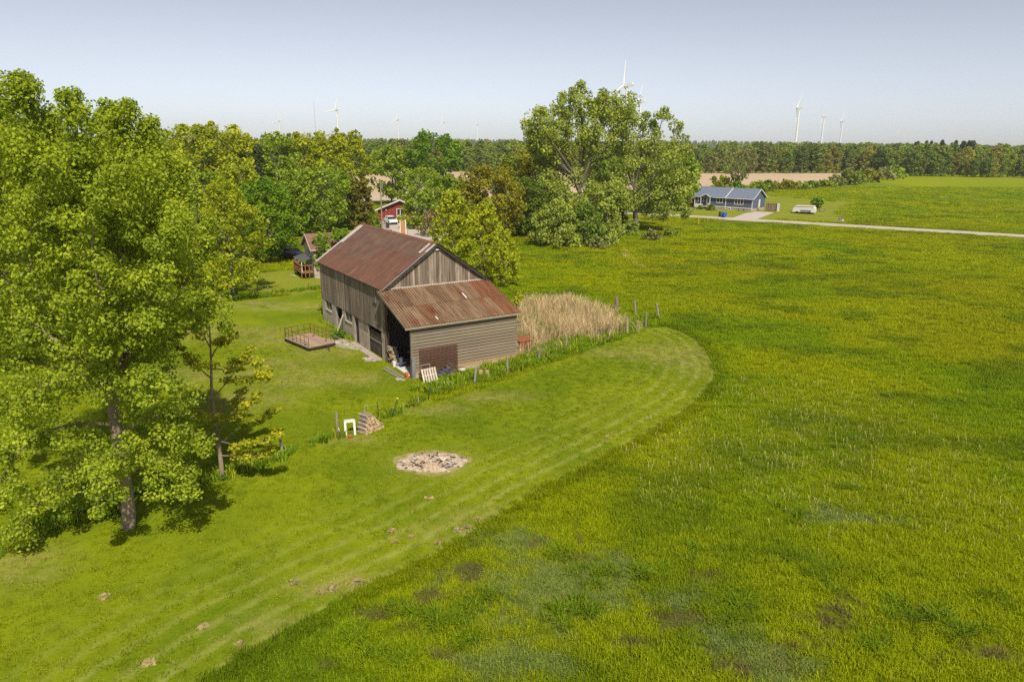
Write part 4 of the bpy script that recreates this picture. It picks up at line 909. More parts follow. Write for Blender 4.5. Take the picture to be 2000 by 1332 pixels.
# pole, hoarding, bins in the yard
pb = G(746.5, 447); up = thing('utility_pole', 'tall brown wooden utility pole beside the white car', 'utility pole', (pb[0], pb[1], 0), .4)
MB().tube([(0,0,0), (0,0,9.6)], [.17,.12], 8).build('shaft', M['grey_wood'], up, col=(1,.85,.7)); box('cross_arm', up, 'grey_wood', (0, .16, 9.1), (1.8, .1, .12)); MB().tube([(.35,.25,8.0),(.35,.25,8.8)], .2, 10).build('transformer', M['galv'], up)
bo = G(794, 462); bd_ = thing('rusty_panel', 'white edged rust-stained upright panel just behind the barn ridge', 'panel', (bo[0], bo[1]-4, 0), R(5))
span('board', bd_, 'fresh_wood', (-.42,-.03,.5), (.42,.03,3.4), col=(1.0,.75,.5)); span('edge', bd_, 'white_paint', (-.58,-.05,.1), (-.42,.05,3.45)); span('edge', bd_, 'white_paint', (.42,-.05,.1), (.58,.05,3.45)); span('leg', bd_, 'grey_wood', (.75,.2,0), (.83,.28,2.2))
for i, (px, py, col, l) in enumerate(((750.5, 445, (.45,.45,.42), 'pale grey bin by the foot of the utility pole'), (757.5, 446, (.05,.05,.05), 'dark bin right of the utility pole'))):
    b_ = G(px, py); q = thing('waste_bin', l, 'bin', (b_[0], b_[1], 0)); span('body', q, 'plastic', (-.3,-.3,.02), (.3,.3,.95), col=col); span('lid', q, 'plastic', (-.34,-.34,.955), (.34,.34,1.02), col=tuple(c*.8 for c in col))
wp = G(572, 540); o = box('white_plank', None, 'white_paint', (wp[0], wp[1], .12), (1.6, .12, .12), (0, R(-6), R(-55))); tag(o, 'white plank lying on the grass left of the barn', 'plank')
o = thing('wheelbarrow', 'pale wheelbarrow on the grass under the bush left of the barn', 'wheelbarrow', tuple(G(612, 542)), .5)
MB().raw([(-.4,-.25,.3),(.3,-.25,.3),(.3,.25,.3),(-.4,.25,.3),(-.6,-.38,.62),(.5,-.38,.58),(.5,.38,.58),(-.6,.38,.62)], [(0,3,2,1),(0,1,5,4),(1,2,6,5),(2,3,7,6),(3,0,4,7)]).build('tray', M['galv'], o)
MB().ring((.75,0,.2), .17, .04, (0,1,0), 12, 5).build('wheel', M['rubber'], o); [MB().tube([(.75,y*.3,.2),(-.2,y,.33),(-1.1,y*1.1,.6)], .025, 5).build('handle', M['grey_wood'], o) for y in (-.25,.25)]

# wind turbines
AX = Vector((-.78, .62, 0)).normalized()
def turbine(label, px, py, phase, hub=80., BLn=36.):
    d = ray(px, py); t = (hub-CAM_H)/d[2]; p = np.array([0, 0, CAM_H])+d*t
    tb = thing('wind_turbine', label, 'wind turbine', (p[0], p[1], 0), 0, 'wind turbines on the horizon')
    off = AX*4.2
    MB().tube([(0,0,0), (0,0,30), (0,0,60), (0,0,hub-1.5)], [1.9,1.7,1.45,1.2], 14).build('tower', M['turbine'], tb, smooth=False)
    yaw = math.atan2(AX.y, AX.x)
    MB().prism([(-7.0,-1.4), (-7.6,.9), (-6.6,2.2), (2.8,1.9), (3.3,.2), (2.8,-1.5)], 1, -1.7, 1.7).build('nacelle', M['turbine'], tb, (0,0,hub), (0,0,yaw))
    MB().tube([tuple(AX*3.2), tuple(AX*4.6), tuple(AX*5.6)], [1.5,1.35,.3], 10).build('hub', M['turbine'], tb, (0,0,hub))
    side_ = AX.cross(Vector((0,0,1))); side_ = side_ if side_.x > 0 else -side_
    for k in range(3):
        a = R(phase+120*k); bdir = Vector((0,0,1))*math.cos(a)+side_*math.sin(a); cd = bdir.cross(AX)
        V = []; Fs = []; st_ = [(0,.9,.9), (3,1.1,.8), (7,1.35,.45), (16,.95,.3), (27,.55,.2), (BLn,.12,.08)]
        for s_, c_, th in st_:
            o_ = Vector(AX*4.4)+bdir*s_; V += [tuple(o_+cd*c_), tuple(o_+AX*th), tuple(o_-cd*c_), tuple(o_-AX*th)]
        for i in range(len(st_)-1):
            for j in range(4): Fs.append((4*i+j, 4*i+(j+1)%4, 4*i+4+(j+1)%4, 4*i+4+j))
        Fs.append((3,2,1,0)); Fs.append(tuple(4*(len(st_)-1)+j for j in range(4)))
        MB().raw(V, Fs).build('blade', M['turbine'], tb, (0,0,hub))
turbine('leftmost distant wind turbine above the lime trees', 545, 236.5, 12, 80., 29.)
turbine('tall wind turbine standing above the lime trees behind the barn', 657.5, 214.5, 16, 80., 29.)
turbine('wind turbine left of the round green tree', 777, 234.5, 8)
turbine('wind turbine just above the round green tree', 867, 239, 0)
turbine('small farthest wind turbine right of the round green tree', 932, 244, -10)
turbine('largest wind turbine rising behind the tall cottonwoods', 1225, 167, 4, 80., 18.)
turbine('wind turbine half hidden at the right shoulder of the cottonwoods', 1251.5, 199, 25, 80., 24.)
turbine('left and tallest of the three wind turbines at right', 1561.5, 211.5, 42)
turbine('middle of the three wind turbines at right', 1610, 228.5, 75)
turbine('right and smallest of the three wind turbines at right', 1646, 237.8, 45)
mp_ = GY(618.5, 290, 1500); o = MB().tube([(0,0,0),(0,0,95)], [.35,.2], 6).build('weather_mast', M['galv'], loc=(mp_[0], 1500, 0)); tag(o, 'thin weather mast between two turbines at left', 'mast')
# ------------------------------------------------------------------ trees
LIME=(.410,.455,.018); LIME2=(.375,.435,.024); DEEP=(.175,.300,.012); GREEN=(.290,.390,.030); OLIVE=(.285,.275,.022); COTT=(.355,.425,.070); SPRUCE=(.085,.110,.038); CEDAR=(.200,.185,.022); POPL=(.335,.420,.028); YEL=(.365,.415,.018); GREYG=(.280,.305,.095)
def leaves(rg, C_, rad, nper, leaf, flat=.8, up=.5, aspect=.75):
    """diamond leaves through clump volumes; returns verts (4n,3) and per-leaf tone"""
    n = len(C_)*nper; ci = np.repeat(np.arange(len(C_)), nper)
    d = rg.normal(size=(n, 3)); d /= np.linalg.norm(d, axis=1)[:, None]
    q = (.30+.70*rg.rand(n)**.6)*rad[ci]
    p = C_[ci] + d*q[:, None]*np.array([1, 1, flat])
    nn = d*.7 + rg.normal(size=(n, 3))*.65; nn[:, 2] += up; nn /= np.linalg.norm(nn, axis=1)[:, None]
    tv = np.cross(nn, rg.normal(size=(n, 3))); tv /= np.linalg.norm(tv, axis=1)[:, None]+1e-9
    bv = np.cross(nn, tv); s = leaf*rg.uniform(.7, 1.3, n)[:, None]
    V = np.stack([p-tv*s*.5, p+bv*s*.5*aspect-tv*s*.08, p+tv*s*.5, p-bv*s*.5*aspect-tv*s*.08], 1).reshape(-1, 3)
    tone = np.clip(.55*rg.rand(n)+.45*rg.rand(len(C_))[ci], 0, 1)
    return V, tone
def limb(mb, a, b, r0, r1, rg, sag=.15, n=5, sides=5):
    a = np.array(a); b = np.array(b); L = np.linalg.norm(b-a); w = rg.normal(size=3)*L*.05
    pts = [a+(b-a)*t + w*math.sin(math.pi*t) + np.array([0, 0, -sag*L*math.sin(math.pi*t)]) for t in np.linspace(0, 1, n)]
    mb.tube(pts, list(np.linspace(r0, r1, n)), sides, False); return pts
PROF = {'round': lambda t: np.sin(np.pi*np.clip(.10+.78*t, 0, 1))**.6, 'egg': lambda t: np.sin(np.pi*np.clip(.2+.74*t, 0, 1)**.8)**.7, 'vase': lambda t: np.sin(np.pi*np.clip(.05+.85*t, 0, 1)**1.3)**.8,
        'cone': lambda t: np.clip(1-t, .04, 1)**.9, 'column': lambda t: np.clip(np.sin(np.pi*np.clip(.25+.72*t, 0, 1)), .1, 1)**.4, 'shrub': lambda t: np.clip(1-t**2.2, .05, 1)**.6}
def tree_meshes(H, Wr, leaf, shape='round', cb=.22, dens=1.0, seed=0, bark='bark', clump=.24, spiky=0., sides=6, name='tree', lmat='leaf'):
    rg = np.random.RandomState(seed); cr = clump*Wr; ch = H*(1-cb)
    n = int(np.clip(3.0*(Wr*2*ch)/(cr*cr*3.1), 16, 190))
    t = (np.arange(n)+rg.rand(n))/n; az = rg.rand(n)*6.283+np.arange(n)*2.4; pr = PROF[shape](t)
    r = np.maximum(Wr*pr - cr*.45, .02*Wr)*(.35+.65*rg.rand(n)**.45)*rg.uniform(.82, 1.12, n)
    Cn = np.stack([r*np.cos(az), r*np.sin(az), cb*H+cr*.5+t*(ch-cr*1.2)], 1); rad = cr*rg.uniform(.65, 1.25, n)
    if spiky:
        k = rg.choice(np.where(t > .55)[0], int(n*.25)); ex = Cn[k].copy(); ex[:, 2] += rg.uniform(.5, 1.0, len(k))*spiky; Cn = np.r_[Cn, ex]; rad = np.r_[rad, np.full(len(k), cr*.38)]
    nper = max(6, int(dens*2.5*(math.pi*2*Wr*ch*.8)/(leaf*leaf*.5)/len(Cn)))
    V, tone = leaves(rg, Cn, rad, nper, leaf)
    crown = quad_mesh(name+'_crown', V, M[lmat], tone)
    mb = MB(); tr = max(.05, H*.016)
    trunk = [(0,0,-.1), (0,0,.06*H), (rg.normal()*.02*H, rg.normal()*.02*H, .35*H), (rg.normal()*.03*H, rg.normal()*.03*H, .62*H), (rg.normal()*.04*H, rg.normal()*.04*H, .86*H)]
    mb.tube(trunk, [tr*1.35, tr, tr*.8, tr*.5, tr*.15], sides, False)
    for i in rg.choice(n, min(n, 26), False):
        h0 = max(.06*H, min(Cn[i][2]-.25*np.hypot(*Cn[i][:2])-.05*H, .8*H)); k = h0/H
        limb(mb, (0, 0, h0), Cn[i], tr*(.5-.4*k), tr*.08, rg, -.06, 4, 4)
    tm = new_mesh(name+'_trunk', mb.V, mb.F, M[bark], True)
    return tm, crown
def place_tree(label, x, yb, yt, hw, col, shape='round', cb=.2, dens=1., bark='bark', clump=.24, spiky=0., leafpx=5.0, name='tree', cat='tree', group=None, seed=None, dz=0.):
    b = G(x, yb); tp = GY(x, yt, b[1]); H = tp[2]*1.02; dep = math.hypot(b[1], b[0]); Wr = hw/F_PX*dep*1.06; leaf = max(.12, leafpx/F_PX*dep)
    seed = seed if seed is not None else int(x*7+yb*3)
    tm, cm = tree_meshes(H, Wr, leaf, shape, cb, dens, seed, bark, clump, spiky*H, 6, name)
    t = thing(name, label, cat, tuple(b), 0, group)
    add('trunk' if name == 'tree' else 'stem', tm, t); add('crown' if name == 'tree' else 'foliage', cm, t, col=col); return t
def skeleton_tree(label, base, paths, col, leaf, rad, step, nper, spread, seed, bark, extra=None, twig=.02, start=.33, flat=.85, up=.5, name='tree'):
    """paths: list of (points relative to base, r0, r1); clumps follow each path past start"""
    rg = np.random.RandomState(seed); mb = MB(); Cn = []; Rd = []
    for pi, (pts, r0, r1) in enumerate(paths):
        pts = smooth3(pts); L = np.r_[0, np.cumsum(np.linalg.norm(np.diff(pts, axis=0), axis=1))]
        mb.tube([tuple(p) for p in pts], list(r0+(r1-r0)*(L/L[-1])), 8 if r0 > .12 else 6, False)
        if spread <= 0 or pi == 0: continue
        k = max(2, int((1-start)*L[-1]/step))
        for i in range(k):
            f = start+(1-start)*(i+rg.rand())/k; s = f*L[-1]; p = np.array([np.interp(s, L, pts[:, q]) for q in range(3)])
            sp = spread*(1.1-.7*f)*(.35 if i % 2 else 1.0); o = np.clip(rg.normal(size=3), -1.5, 1.5)*sp*np.array([1, 1, .7]); o[2] += .2*sp
            c = p+o; Cn.append(c); Rd.append(rad*rg.uniform(.7, 1.25)*(1.1-.35*f))
            if rg.rand() < .8: limb(mb, p, c, twig, twig*.3, rg, -.05, 4, 4)
        Cn.append(pts[-1]); Rd.append(rad*.6)
    if extra is not None:
        for c in extra: Cn.append(c); Rd.append(rad*rg.uniform(.8, 1.3))
    Cn = np.array(Cn); keep = Cn[:, 2] > .35; Cn = Cn[keep]; Rd = np.array(Rd)[keep]
    V, tone = leaves(rg, Cn, Rd, nper, leaf, flat, up)
    V[:, 2] = np.maximum(V[:, 2], .03)
    t = thing(name, label, 'tree', tuple(base))
    add('trunk', new_mesh('trunk', mb.V, mb.F, M[bark], True), t); add('crown', quad_mesh('crown', V, M['leaf'], tone), t, col=col); return t
def smooth3(pts, n=5):
    pts = [np.array(p, float) for p in pts]; out = []; Np = len(pts)
    for i in range(Np-1):
        p0, p1, p2, p3 = pts[max(i-1,0)], pts[i], pts[i+1], pts[min(i+2,Np-1)]
        for k in range(n):
            t = k/n; out.append(.5*((2*p1)+(-p0+p2)*t+(2*p0-5*p1+4*p2-p3)*t*t+(-p0+3*p1-3*p2+p3)*t**3))
    out.append(pts[-1]); return np.array(out)

# the big poplar at left
TB = G(252, 1030)
def LP(x, y, dy): return GY(x, y, TB[1]+dy)-TB
def path(pts, base=TB): return [GY(x, y, base[1]+dy)-base for x, y, dy in pts]
FK = (214, 752, 0)
P_ = [(path([(252,1036,0),(250,985,0),(240,920,0),(228,840,0),(219,785,0),FK]), .31, .22)]
P_[0][0][0][2] = -.1
for pts, r0 in [([FK,(160,600,-.3),(113,491,-.5),(92,430,-.7),(55,290,-1),(45,150,-1)], .17), ([FK,(238,560,.4),(226,453,.8),(216,369,1),(235,280,1.2),(252,203,1.2)], .16), ([FK,(290,600,1.2),(305,420,2),(296,240,2)], .12),
                ([FK,(165,560,-1),(140,400,-2),(146,185,-2)], .12), ([FK,(195,520,2),(190,380,3),(205,205,3)], .11), ([FK,(60,620,1),(-25,450,1.5),(0,172,1.5)], .12), ([FK,(270,690,-.8),(335,640,-1.2),(408,575,-1.4)], .11),
                ([FK,(300,560,2),(345,430,2.2),(352,320,2.2)], .09), ([FK,(110,690,-2),(10,620,-2.6),(-70,500,-2.6)], .10), ([(230,850,0),(300,815,-1),(360,830,-1.6),(400,880,-1.8)], .07), ([(226,830,0),(130,830,-1.5),(40,880,-2.4),(-10,960,-2.6)], .08),
                ([(238,900,0),(215,900,-2),(195,950,-3.2),(190,1000,-3.4)], .06), ([(243,930,0),(310,900,-1),(350,930,-1.6),(365,965,-1.7)], .05), ([(238,900,0),(130,930,-1.5),(60,1000,-2.4),(35,1050,-2.5)], .06), ([FK,(240,580,3),(270,430,4.2),(280,290,4.4)], .09),
                ([FK,(120,560,3),(80,380,4),(90,230,4)], .09), ([FK,(200,600,-3),(180,480,-3.8),(200,360,-4)], .09), ([FK,(90,600,-3),(60,470,-3.6),(95,330,-3.8)], .08), ([FK,(280,640,-2.5),(300,520,-3),(330,450,-3)], .08), ([FK,(330,600,.8),(390,500,1),(405,440,1)], .07),
                ([FK,(260,760,-2.4),(300,740,-3.2),(340,760,-3.4)], .06), ([FK,(130,740,-3),(80,760,-4),(40,800,-4)], .06), ([FK,(350,650,1.5),(420,600,1.8),(440,640,1.8)], .05), ([FK,(30,700,0),(-60,720,0),(-110,640,0)], .07), ([(240,880,0),(160,960,1),(110,1010,1),(70,1060,1)], .05), ([FK,(190,660,-3.5),(160,600,-4.5),(150,540,-4.8)], .06)]:
    P_.append((path(pts), r0, .012))
rg = np.random.RandomState(77); ex = []
for _ in range(130):
    px = rg.uniform(-60, 345); top = np.interp(px, [-60,0,45,90,140,200,260,310,345], [270,250,240,310,270,290,270,300,380]); ex.append(LP(px, rg.uniform(top, 480), rg.uniform(-2.5, 3.5)))
for _ in range(215):
    px, py = rg.uniform(-60, 385), rg.uniform(380, 980); dy = rg.uniform(-3.5, 3.5)
    if py > 820: px = rg.uniform(-40, 385)
    ex.append(LP(px, py, dy))
for tx, ty, td in [(45,150,-1),(252,203,1.2),(296,240,2),(146,185,-2),(205,205,3),(0,172,1.5),(352,320,2.2),(90,230,4),(280,290,4.4),(100,205,0),(-40,220,0)]:
    for _ in range(20):
        q = rg.rand(); ex.append(LP(tx+rg.normal()*(5+20*q), ty+12+q*190, td+rg.normal()*(.15+.6*q)))
skeleton_tree('big leafy poplar filling the left side of the view', TB, P_, POPL, .135, .58, .25, 150, .85, 5, 'bark_pale', ex, .018, .30)
# young sparse tree at its right
SB = G(435, 935)
def p2(pts): return path(pts, SB)
Q = [(p2([(435,938,0),(430,890,0),(422,840,0),(414,780,0),(412,700,0),(408,620,0),(402,560,0)]), .13, .02)]
Q[0][0][0][2] = -.1
for pts in [[(424,850,0),(445,820,-.4),(470,800,-.8),(505,770,-1)], [(428,870,0),(455,845,.5),(490,830,.9),(540,800,1)], [(414,780,0),(440,750,.6),(470,710,1),(490,680,1)], [(413,740,0),(385,715,-.8),(360,690,-1.2),(345,672,-1.2)], [(412,700,0),(430,670,-.6),(455,650,-1)],
            [(411,680,0),(390,640,.8),(370,600,1.2)], [(420,830,0),(400,815,-1),(380,800,-1.6)], [(426,860,0),(470,870,-.9),(510,860,-1.4),(545,850,-1.5)], [(408,620,0),(425,590,.5),(440,560,.6)], [(412,720,0),(450,720,-1),(490,700,-1.6),(520,740,-1.7)], [(430,890,0),(460,890,-.6),(500,890,-.9),(530,880,-.9)], [(418,810,0),(450,790,1.2),(480,760,2),(530,720,2.2)]]:
    Q.append((p2(pts), .04, .008))
skeleton_tree('thin young tree with sparse yellow-green leaves right of the big poplar', SB, Q, (.40,.42,.020), .16, .42, .32, 70, .34, 8, 'bark_pale', None, .012, .30, .55, .9)
# two tall cottonwoods beyond the meadow
def cotton(label, bx, by, paths, r0, ex, seed, col):
    Bc = G(bx, by); Q = []
    for i, pts in enumerate(paths): Q.append((path(pts, Bc), r0 if i == 0 else r0*.42, r0*.45 if i == 0 else .05))
    Q[0][0][0][2] = -.2
    skeleton_tree(label, Bc, Q, col, .48, 1.6, .95, 90, 1.7, seed, 'bark', [GY(x, y, Bc[1]+d)-Bc for x, y, d in ex], .06, .38)
rg = np.random.RandomState(3)
exA = [(rg.uniform(1050,1215), rg.uniform(330,415), rg.uniform(-4,5)) for _ in range(70)] + [(rg.uniform(1090,1190), rg.uniform(195,300), rg.uniform(-4,5)) for _ in range(34)] + [(rg.uniform(1170,1240), rg.uniform(188,250), rg.uniform(-3,3)) for _ in range(26)] + [(rg.uniform(1030,1090), rg.uniform(225,300), rg.uniform(-3,3)) for _ in range(20)]
cotton('left and tallest of the two cottonwoods beyond the meadow', 1140, 455, [[(1140,456,0),(1139,425,0),(1136,395,0),(1130,370,0)], [(1130,370,0),(1115,335,1),(1105,270,1),(1100,215,1)], [(1131,372,0),(1150,320,-1),(1165,270,-2),(1150,200,-2)],
    [(1130,370,0),(1140,300,2),(1135,220,2),(1136,165,2)], [(1132,360,0),(1170,310,1),(1205,250,1),(1205,200,1)], [(1125,350,0),(1085,310,-2),(1050,275,-3),(1032,262,-3)], [(1115,335,0),(1075,270,2),(1062,225,2)], [(1135,390,0),(1100,385,-3),(1060,360,-4)],
    [(1138,400,0),(1165,385,-3),(1195,370,-4)], [(1150,320,0),(1200,300,3),(1235,250,4),(1228,215,4)], [(1110,300,1),(1080,240,4),(1100,185,4)], [(1160,280,-1),(1180,220,-3),(1178,180,-3)], [(1138,410,0),(1110,410,3),(1080,400,4)], [(1125,350,0),(1070,300,1),(1038,255,1),(1024,240,1)], [(1120,340,0),(1080,280,-4),(1050,240,-5),(1060,215,-5)], [(1128,360,0),(1075,320,3),(1040,290,3)], [(1110,300,1),(1110,230,-1),(1120,178,-1)], [(1150,300,0),(1215,260,-2),(1240,235,-2)]], .75, exA, 31, COTT)
exB = [(rg.uniform(1205,1335), rg.uniform(300,400), rg.uniform(-4,5)) for _ in range(60)] + [(rg.uniform(1260,1330), rg.uniform(370,425), rg.uniform(-3,3)) for _ in range(14)]
cotton('right-hand cottonwood with two forked trunks beside the road', 1243, 453, [[(1243,454,0),(1241,425,0),(1240,390,0),(1240,360,0)], [(1240,372,0),(1225,330,1),(1215,280,1),(1222,235,1)], [(1240,362,0),(1255,310,-1),(1285,260,-1),(1298,215,-1)], [(1241,385,0),(1275,345,2),(1310,310,2),(1330,245,2)],
    [(1241,400,0),(1280,370,-2),(1320,360,-3),(1340,340,-3)], [(1240,380,0),(1250,320,3),(1255,260,3),(1262,225,3)], [(1242,430,0),(1232,400,-2),(1205,370,-3)], [(1241,395,0),(1290,390,2),(1330,395,2),(1340,420,2)], [(1255,310,0),(1300,290,3),(1345,300,3)], [(1250,330,0),(1300,320,-3),(1335,290,-3)], [(1245,340,0),(1270,280,1),(1275,240,1)], [(1240,390,0),(1300,380,-3),(1345,370,-3)]], .62, exB, 37, COTT)

# single trees of the garden and hedges: label, x, base y, top y, half width px, colour, ...
TREES = [
 ('green filler tree behind the rusty olive tree', 1005, 430, 298, 46, (.24,.31,.03), dict(cb=.04)), ('dark green tree behind and between the two cottonwoods', 1180, 424, 305, 52, (.20,.28,.03), dict(cb=.03)), ('dark green tree behind the right-hand cottonwood trunk', 1275, 416, 325, 44, (.21,.29,.03), dict(cb=.03)),
 ('green tree filling the gap left of the birch', 588, 462, 330, 40, GREEN, dict(cb=.04)), ('olive green tree above the deep green maple', 480, 470, 318, 46, LIME2, dict(cb=.04)), ('green tree between the yellow-green tree and the poplar', 415, 500, 335, 46, GREEN, dict(cb=.04)), ('soft green tree behind the brown shrub', 885, 440, 340, 36, GREEN, dict(cb=.04)),
 ('dark green tree far left behind the poplar', -30, 470, 300, 60, GREEN, dict()), ('green tree behind the poplar, second from the left edge', 50, 480, 292, 55, (.20,.27,.03), dict()), ('olive green tree behind the middle of the poplar', 130, 470, 296, 52, LIME2, dict()),
 ('green tree behind the right half of the poplar', 210, 480, 288, 55, GREEN, dict()), ('lime tree between poplar and back row', 288, 470, 276, 52, LIME2, dict()), ('low dark thicket tree far left in the yard', 20, 560, 440, 60, (.15,.21,.02), dict(cb=.03)), ('low thicket tree behind the poplar trunk', 200, 560, 450, 60, (.15,.22,.02), dict(cb=.03)),
 ('lime green maple at the left end of the back row', 378, 440, 240, 64, LIME2, dict(spiky=.03)),
 ('lime green maple second from left in the back row', 458, 436, 244, 60, LIME, dict(spiky=.06)),
 ('dark spruce between the lime maples of the back row', 516, 440, 284, 24, SPRUCE, dict(shape='cone', cb=.05, clump=.3)),
 ('green tree right of the dark spruce in the back row', 556, 436, 260, 44, GREEN, dict(spiky=.05)),
 ('lime tree with pointed shoots above the birch', 604, 430, 263, 42, LIME, dict(spiky=.07)),
 ('bright yellow-green tree left of centre behind the birch', 652, 424, 258, 42, YEL, dict(spiky=.08)),
 ('bright yellow-green tree at the right end of the back row', 694, 416, 262, 34, YEL, dict(spiky=.08)),
 ('dusky olive tree between the poplar and the back row', 372, 500, 335, 48, GREYG, dict()),
 ('olive tree just right of the big poplar crown', 330, 490, 290, 50, LIME2, dict()),
 ('deep green round maple beside the cottage', 527, 512, 350, 64, DEEP, dict(shape='round', cb=.08, clump=.2)),
 ('loose yellow-green tree on the yard edge left of the cottage', 456, 580, 352, 72, YEL, dict(shape='egg', cb=.10, dens=.62, clump=.17)),
 ('birch with a white trunk behind the cottage roof', 634, 462, 322, 50, GREEN, dict(cb=.12, bark='bark_white', dens=.8)),
 ('brownish columnar cedar left of its twin by the red house', 695, 452, 352, 15, CEDAR, dict(shape='column', cb=.02, clump=.5)),
 ('brownish columnar cedar nearer the utility pole', 716, 452, 345, 15, CEDAR, dict(shape='column', cb=.02, clump=.5)),
 ('dark green tree between the birch and the cedars', 668, 450, 335, 30, DEEP, dict(cb=.05)),
 ('bushy green maple against the left end of the barn roof', 653, 541, 447, 44, (.20,.31,.014), dict(shape='round', cb=.06, clump=.22)),
 ('mid green tree in front of the ploughed field', 765, 400, 284, 40, GREEN, dict(cb=.1)),
 ('round green tree standing tall beside the ploughed field', 852, 402, 257, 54, (.16,.28,.018), dict(shape='round', cb=.22, clump=.2)),
 ('feathery green birch in front of the round tree', 824, 418, 324, 44, GREEN, dict(cb=.06, bark='bark_white', dens=.75)),
 ('low green tree hiding the right half of the red house', 820, 447, 364, 36, GREEN, dict(cb=.02)),
 ('brown bare-twigged shrub behind the barn ridge', 845, 460, 408, 34, (.30,.25,.11), dict(shape='shrub', cb=.02, dens=.5)),
 ('lime locust sapling behind the barn gable', 885, 505, 372, 44, LIME, dict(shape='egg', cb=.08, dens=.7, clump=.18)),
 ('lime locust tree right of the barn gable', 945, 545, 395, 50, LIME, dict(shape='egg', cb=.05, dens=.7, clump=.18)),
 ('small lime locust at the edge of the reeds', 985, 560, 450, 34, LIME, dict(shape='egg', cb=.03, dens=.6, clump=.2)),
 ('rusty olive tree between the barn and the cottonwoods', 962, 478, 322, 70, OLIVE, dict(cb=.08, clump=.2)),
 ('yellow-olive tree left behind the tall cottonwood', 1048, 440, 284, 52, (.28,.29,.022), dict(cb=.1)),
 ('dark undergrowth tree below the tall cottonwood', 1030, 462, 345, 42, (.15,.22,.022), dict(cb=.03)),
 ('grey-green thicket bush at the foot of the tall cottonwood', 1085, 482, 388, 52, COTT, dict(shape='shrub', cb=.01)),
 ('green thicket bush in the middle of the cottonwood thicket', 1140, 478, 392, 44, (.20,.29,.035), dict(shape='shrub', cb=.01)),
 ('leafy bush between the two cottonwood trunks', 1185, 470, 385, 34, COTT, dict(shape='shrub', cb=.01)),
 ('dark spruce in the gap between the cottonwoods', 1205, 440, 372, 20, SPRUCE, dict(shape='cone', cb=.02, clump=.3)),
 ('green tree right behind the right-hand cottonwood', 1325, 412, 300, 38, GREEN, dict(cb=.08)),
 ('bright green tree at the left gable of the blue bungalow', 1338, 396, 348, 20, (.23,.34,.022), dict(cb=.02)),
 ('lime bush behind the blue bungalow roof', 1404, 372, 342, 22, YEL, dict(cb=.02)),
 ('half bare grey tree behind the blue bungalow', 1438, 374, 287, 36, (.25,.25,.10), dict(shape='vase', cb=.18, dens=.28, clump=.2)),
 ('dark bush at the foot of the half bare tree', 1440, 378, 352, 16, DEEP, dict(shape='shrub', cb=.0)),
 ('small round green tree beside the camping trailer', 1595, 409, 385, 11, DEEP, dict(cb=.12)),
]
for i, (lab, x, yb, yt, hw, col, kw) in enumerate(TREES): place_tree(lab, x, yb, yt, hw, col, **kw)
SHRUBS = [
 ('low bush before the cottage deck', 588, 536, 512, 13, (.22,.30,.02)), ('leafy shrub hiding the foot of the right-hand cottonwood', 1232, 460, 428, 20, (.26,.34,.05)),
 ('low white-tipped shrub at the near edge of the cottonwood thicket', 1165, 486, 462, 24, GREYG), ('low shrub right of the thicket by the dirt track', 1195, 478, 455, 22, COTT), ('low shrub in front of the right-hand cottonwood', 1272, 470, 447, 20, GREYG),
 ('low shrub between meadow and roadside lawn', 1305, 462, 444, 24, (.24,.30,.03)), ('clipped shrub before the bungalow porch', 1387, 411, 400, 10, (.20,.25,.03)), ('second clipped shrub before the bungalow, left of the porch', 1367, 409, 402, 7, (.16,.22,.03)),
 ('low yellow shrub beside the white car', 779, 436, 424, 7, YEL), ('low dark shrub under the young poplar row by the car', 733, 446, 422, 12, DEEP),
 ('hedge bush behind the bungalow, left end', 1478, 374, 352, 20, GREEN), ('hedge bush behind the bungalow, second', 1500, 374, 350, 18, (.19,.26,.03)), ('broad olive hedge bush behind the bungalow', 1532, 371, 350, 26, (.30,.29,.03)), ('hedge bush third from the field corner', 1562, 370, 355, 18, GREEN), ('hedge bush second from the field corner', 1585, 368, 353, 18, (.16,.25,.03)), ('low hedge bush at the field corner', 1608, 366, 350, 18, GREEN),
 ('pale hedgerow bush where the hedge climbs right', 1632, 364, 340, 18, GREYG), ('tall hedgerow bush right of the ploughed field', 1655, 362, 328, 20, (.23,.28,.04)), ('dark hedgerow bush at the hedge bend', 1676, 360, 332, 18, GREEN), ('olive hedgerow bush near the wood', 1700, 356, 328, 20, (.28,.28,.035)), ('pale hedgerow bush nearest the wood', 1724, 352, 326, 18, GREYG), ('last hedgerow bush before the wood', 1748, 349, 322, 18, GREEN),
 ('weedy bush below the prop board on the barn wall', 0, 0, 0, 0, None), ('yellow-green suckers at the barn corner by the reeds', 1012, 612, 565, 12, LIME),
 ('dark undergrowth bush left behind the big poplar', 90, 700, 560, 60, (.11,.17,.016)), ('undergrowth bush behind the big poplar trunk', 300, 640, 560, 50, (.13,.19,.016)),
]
for lab, x, yb, yt, hw, col in SHRUBS:
    if col is None:
        g = W(-8.9, -.85); t = thing('shrub', lab, 'shrub', g); tm, cm = tree_meshes(.8, .75, .14, 'shrub', .02, .8, 5, 'bark', .35, 0, 5, 'shrub'); add('stem', tm, t); add('foliage', cm, t, col=(.14,.27,.03)); continue
    place_tree(lab, x, yb, yt, hw, col, shape='shrub', cb=.01, name='shrub', cat='shrub', clump=.3)

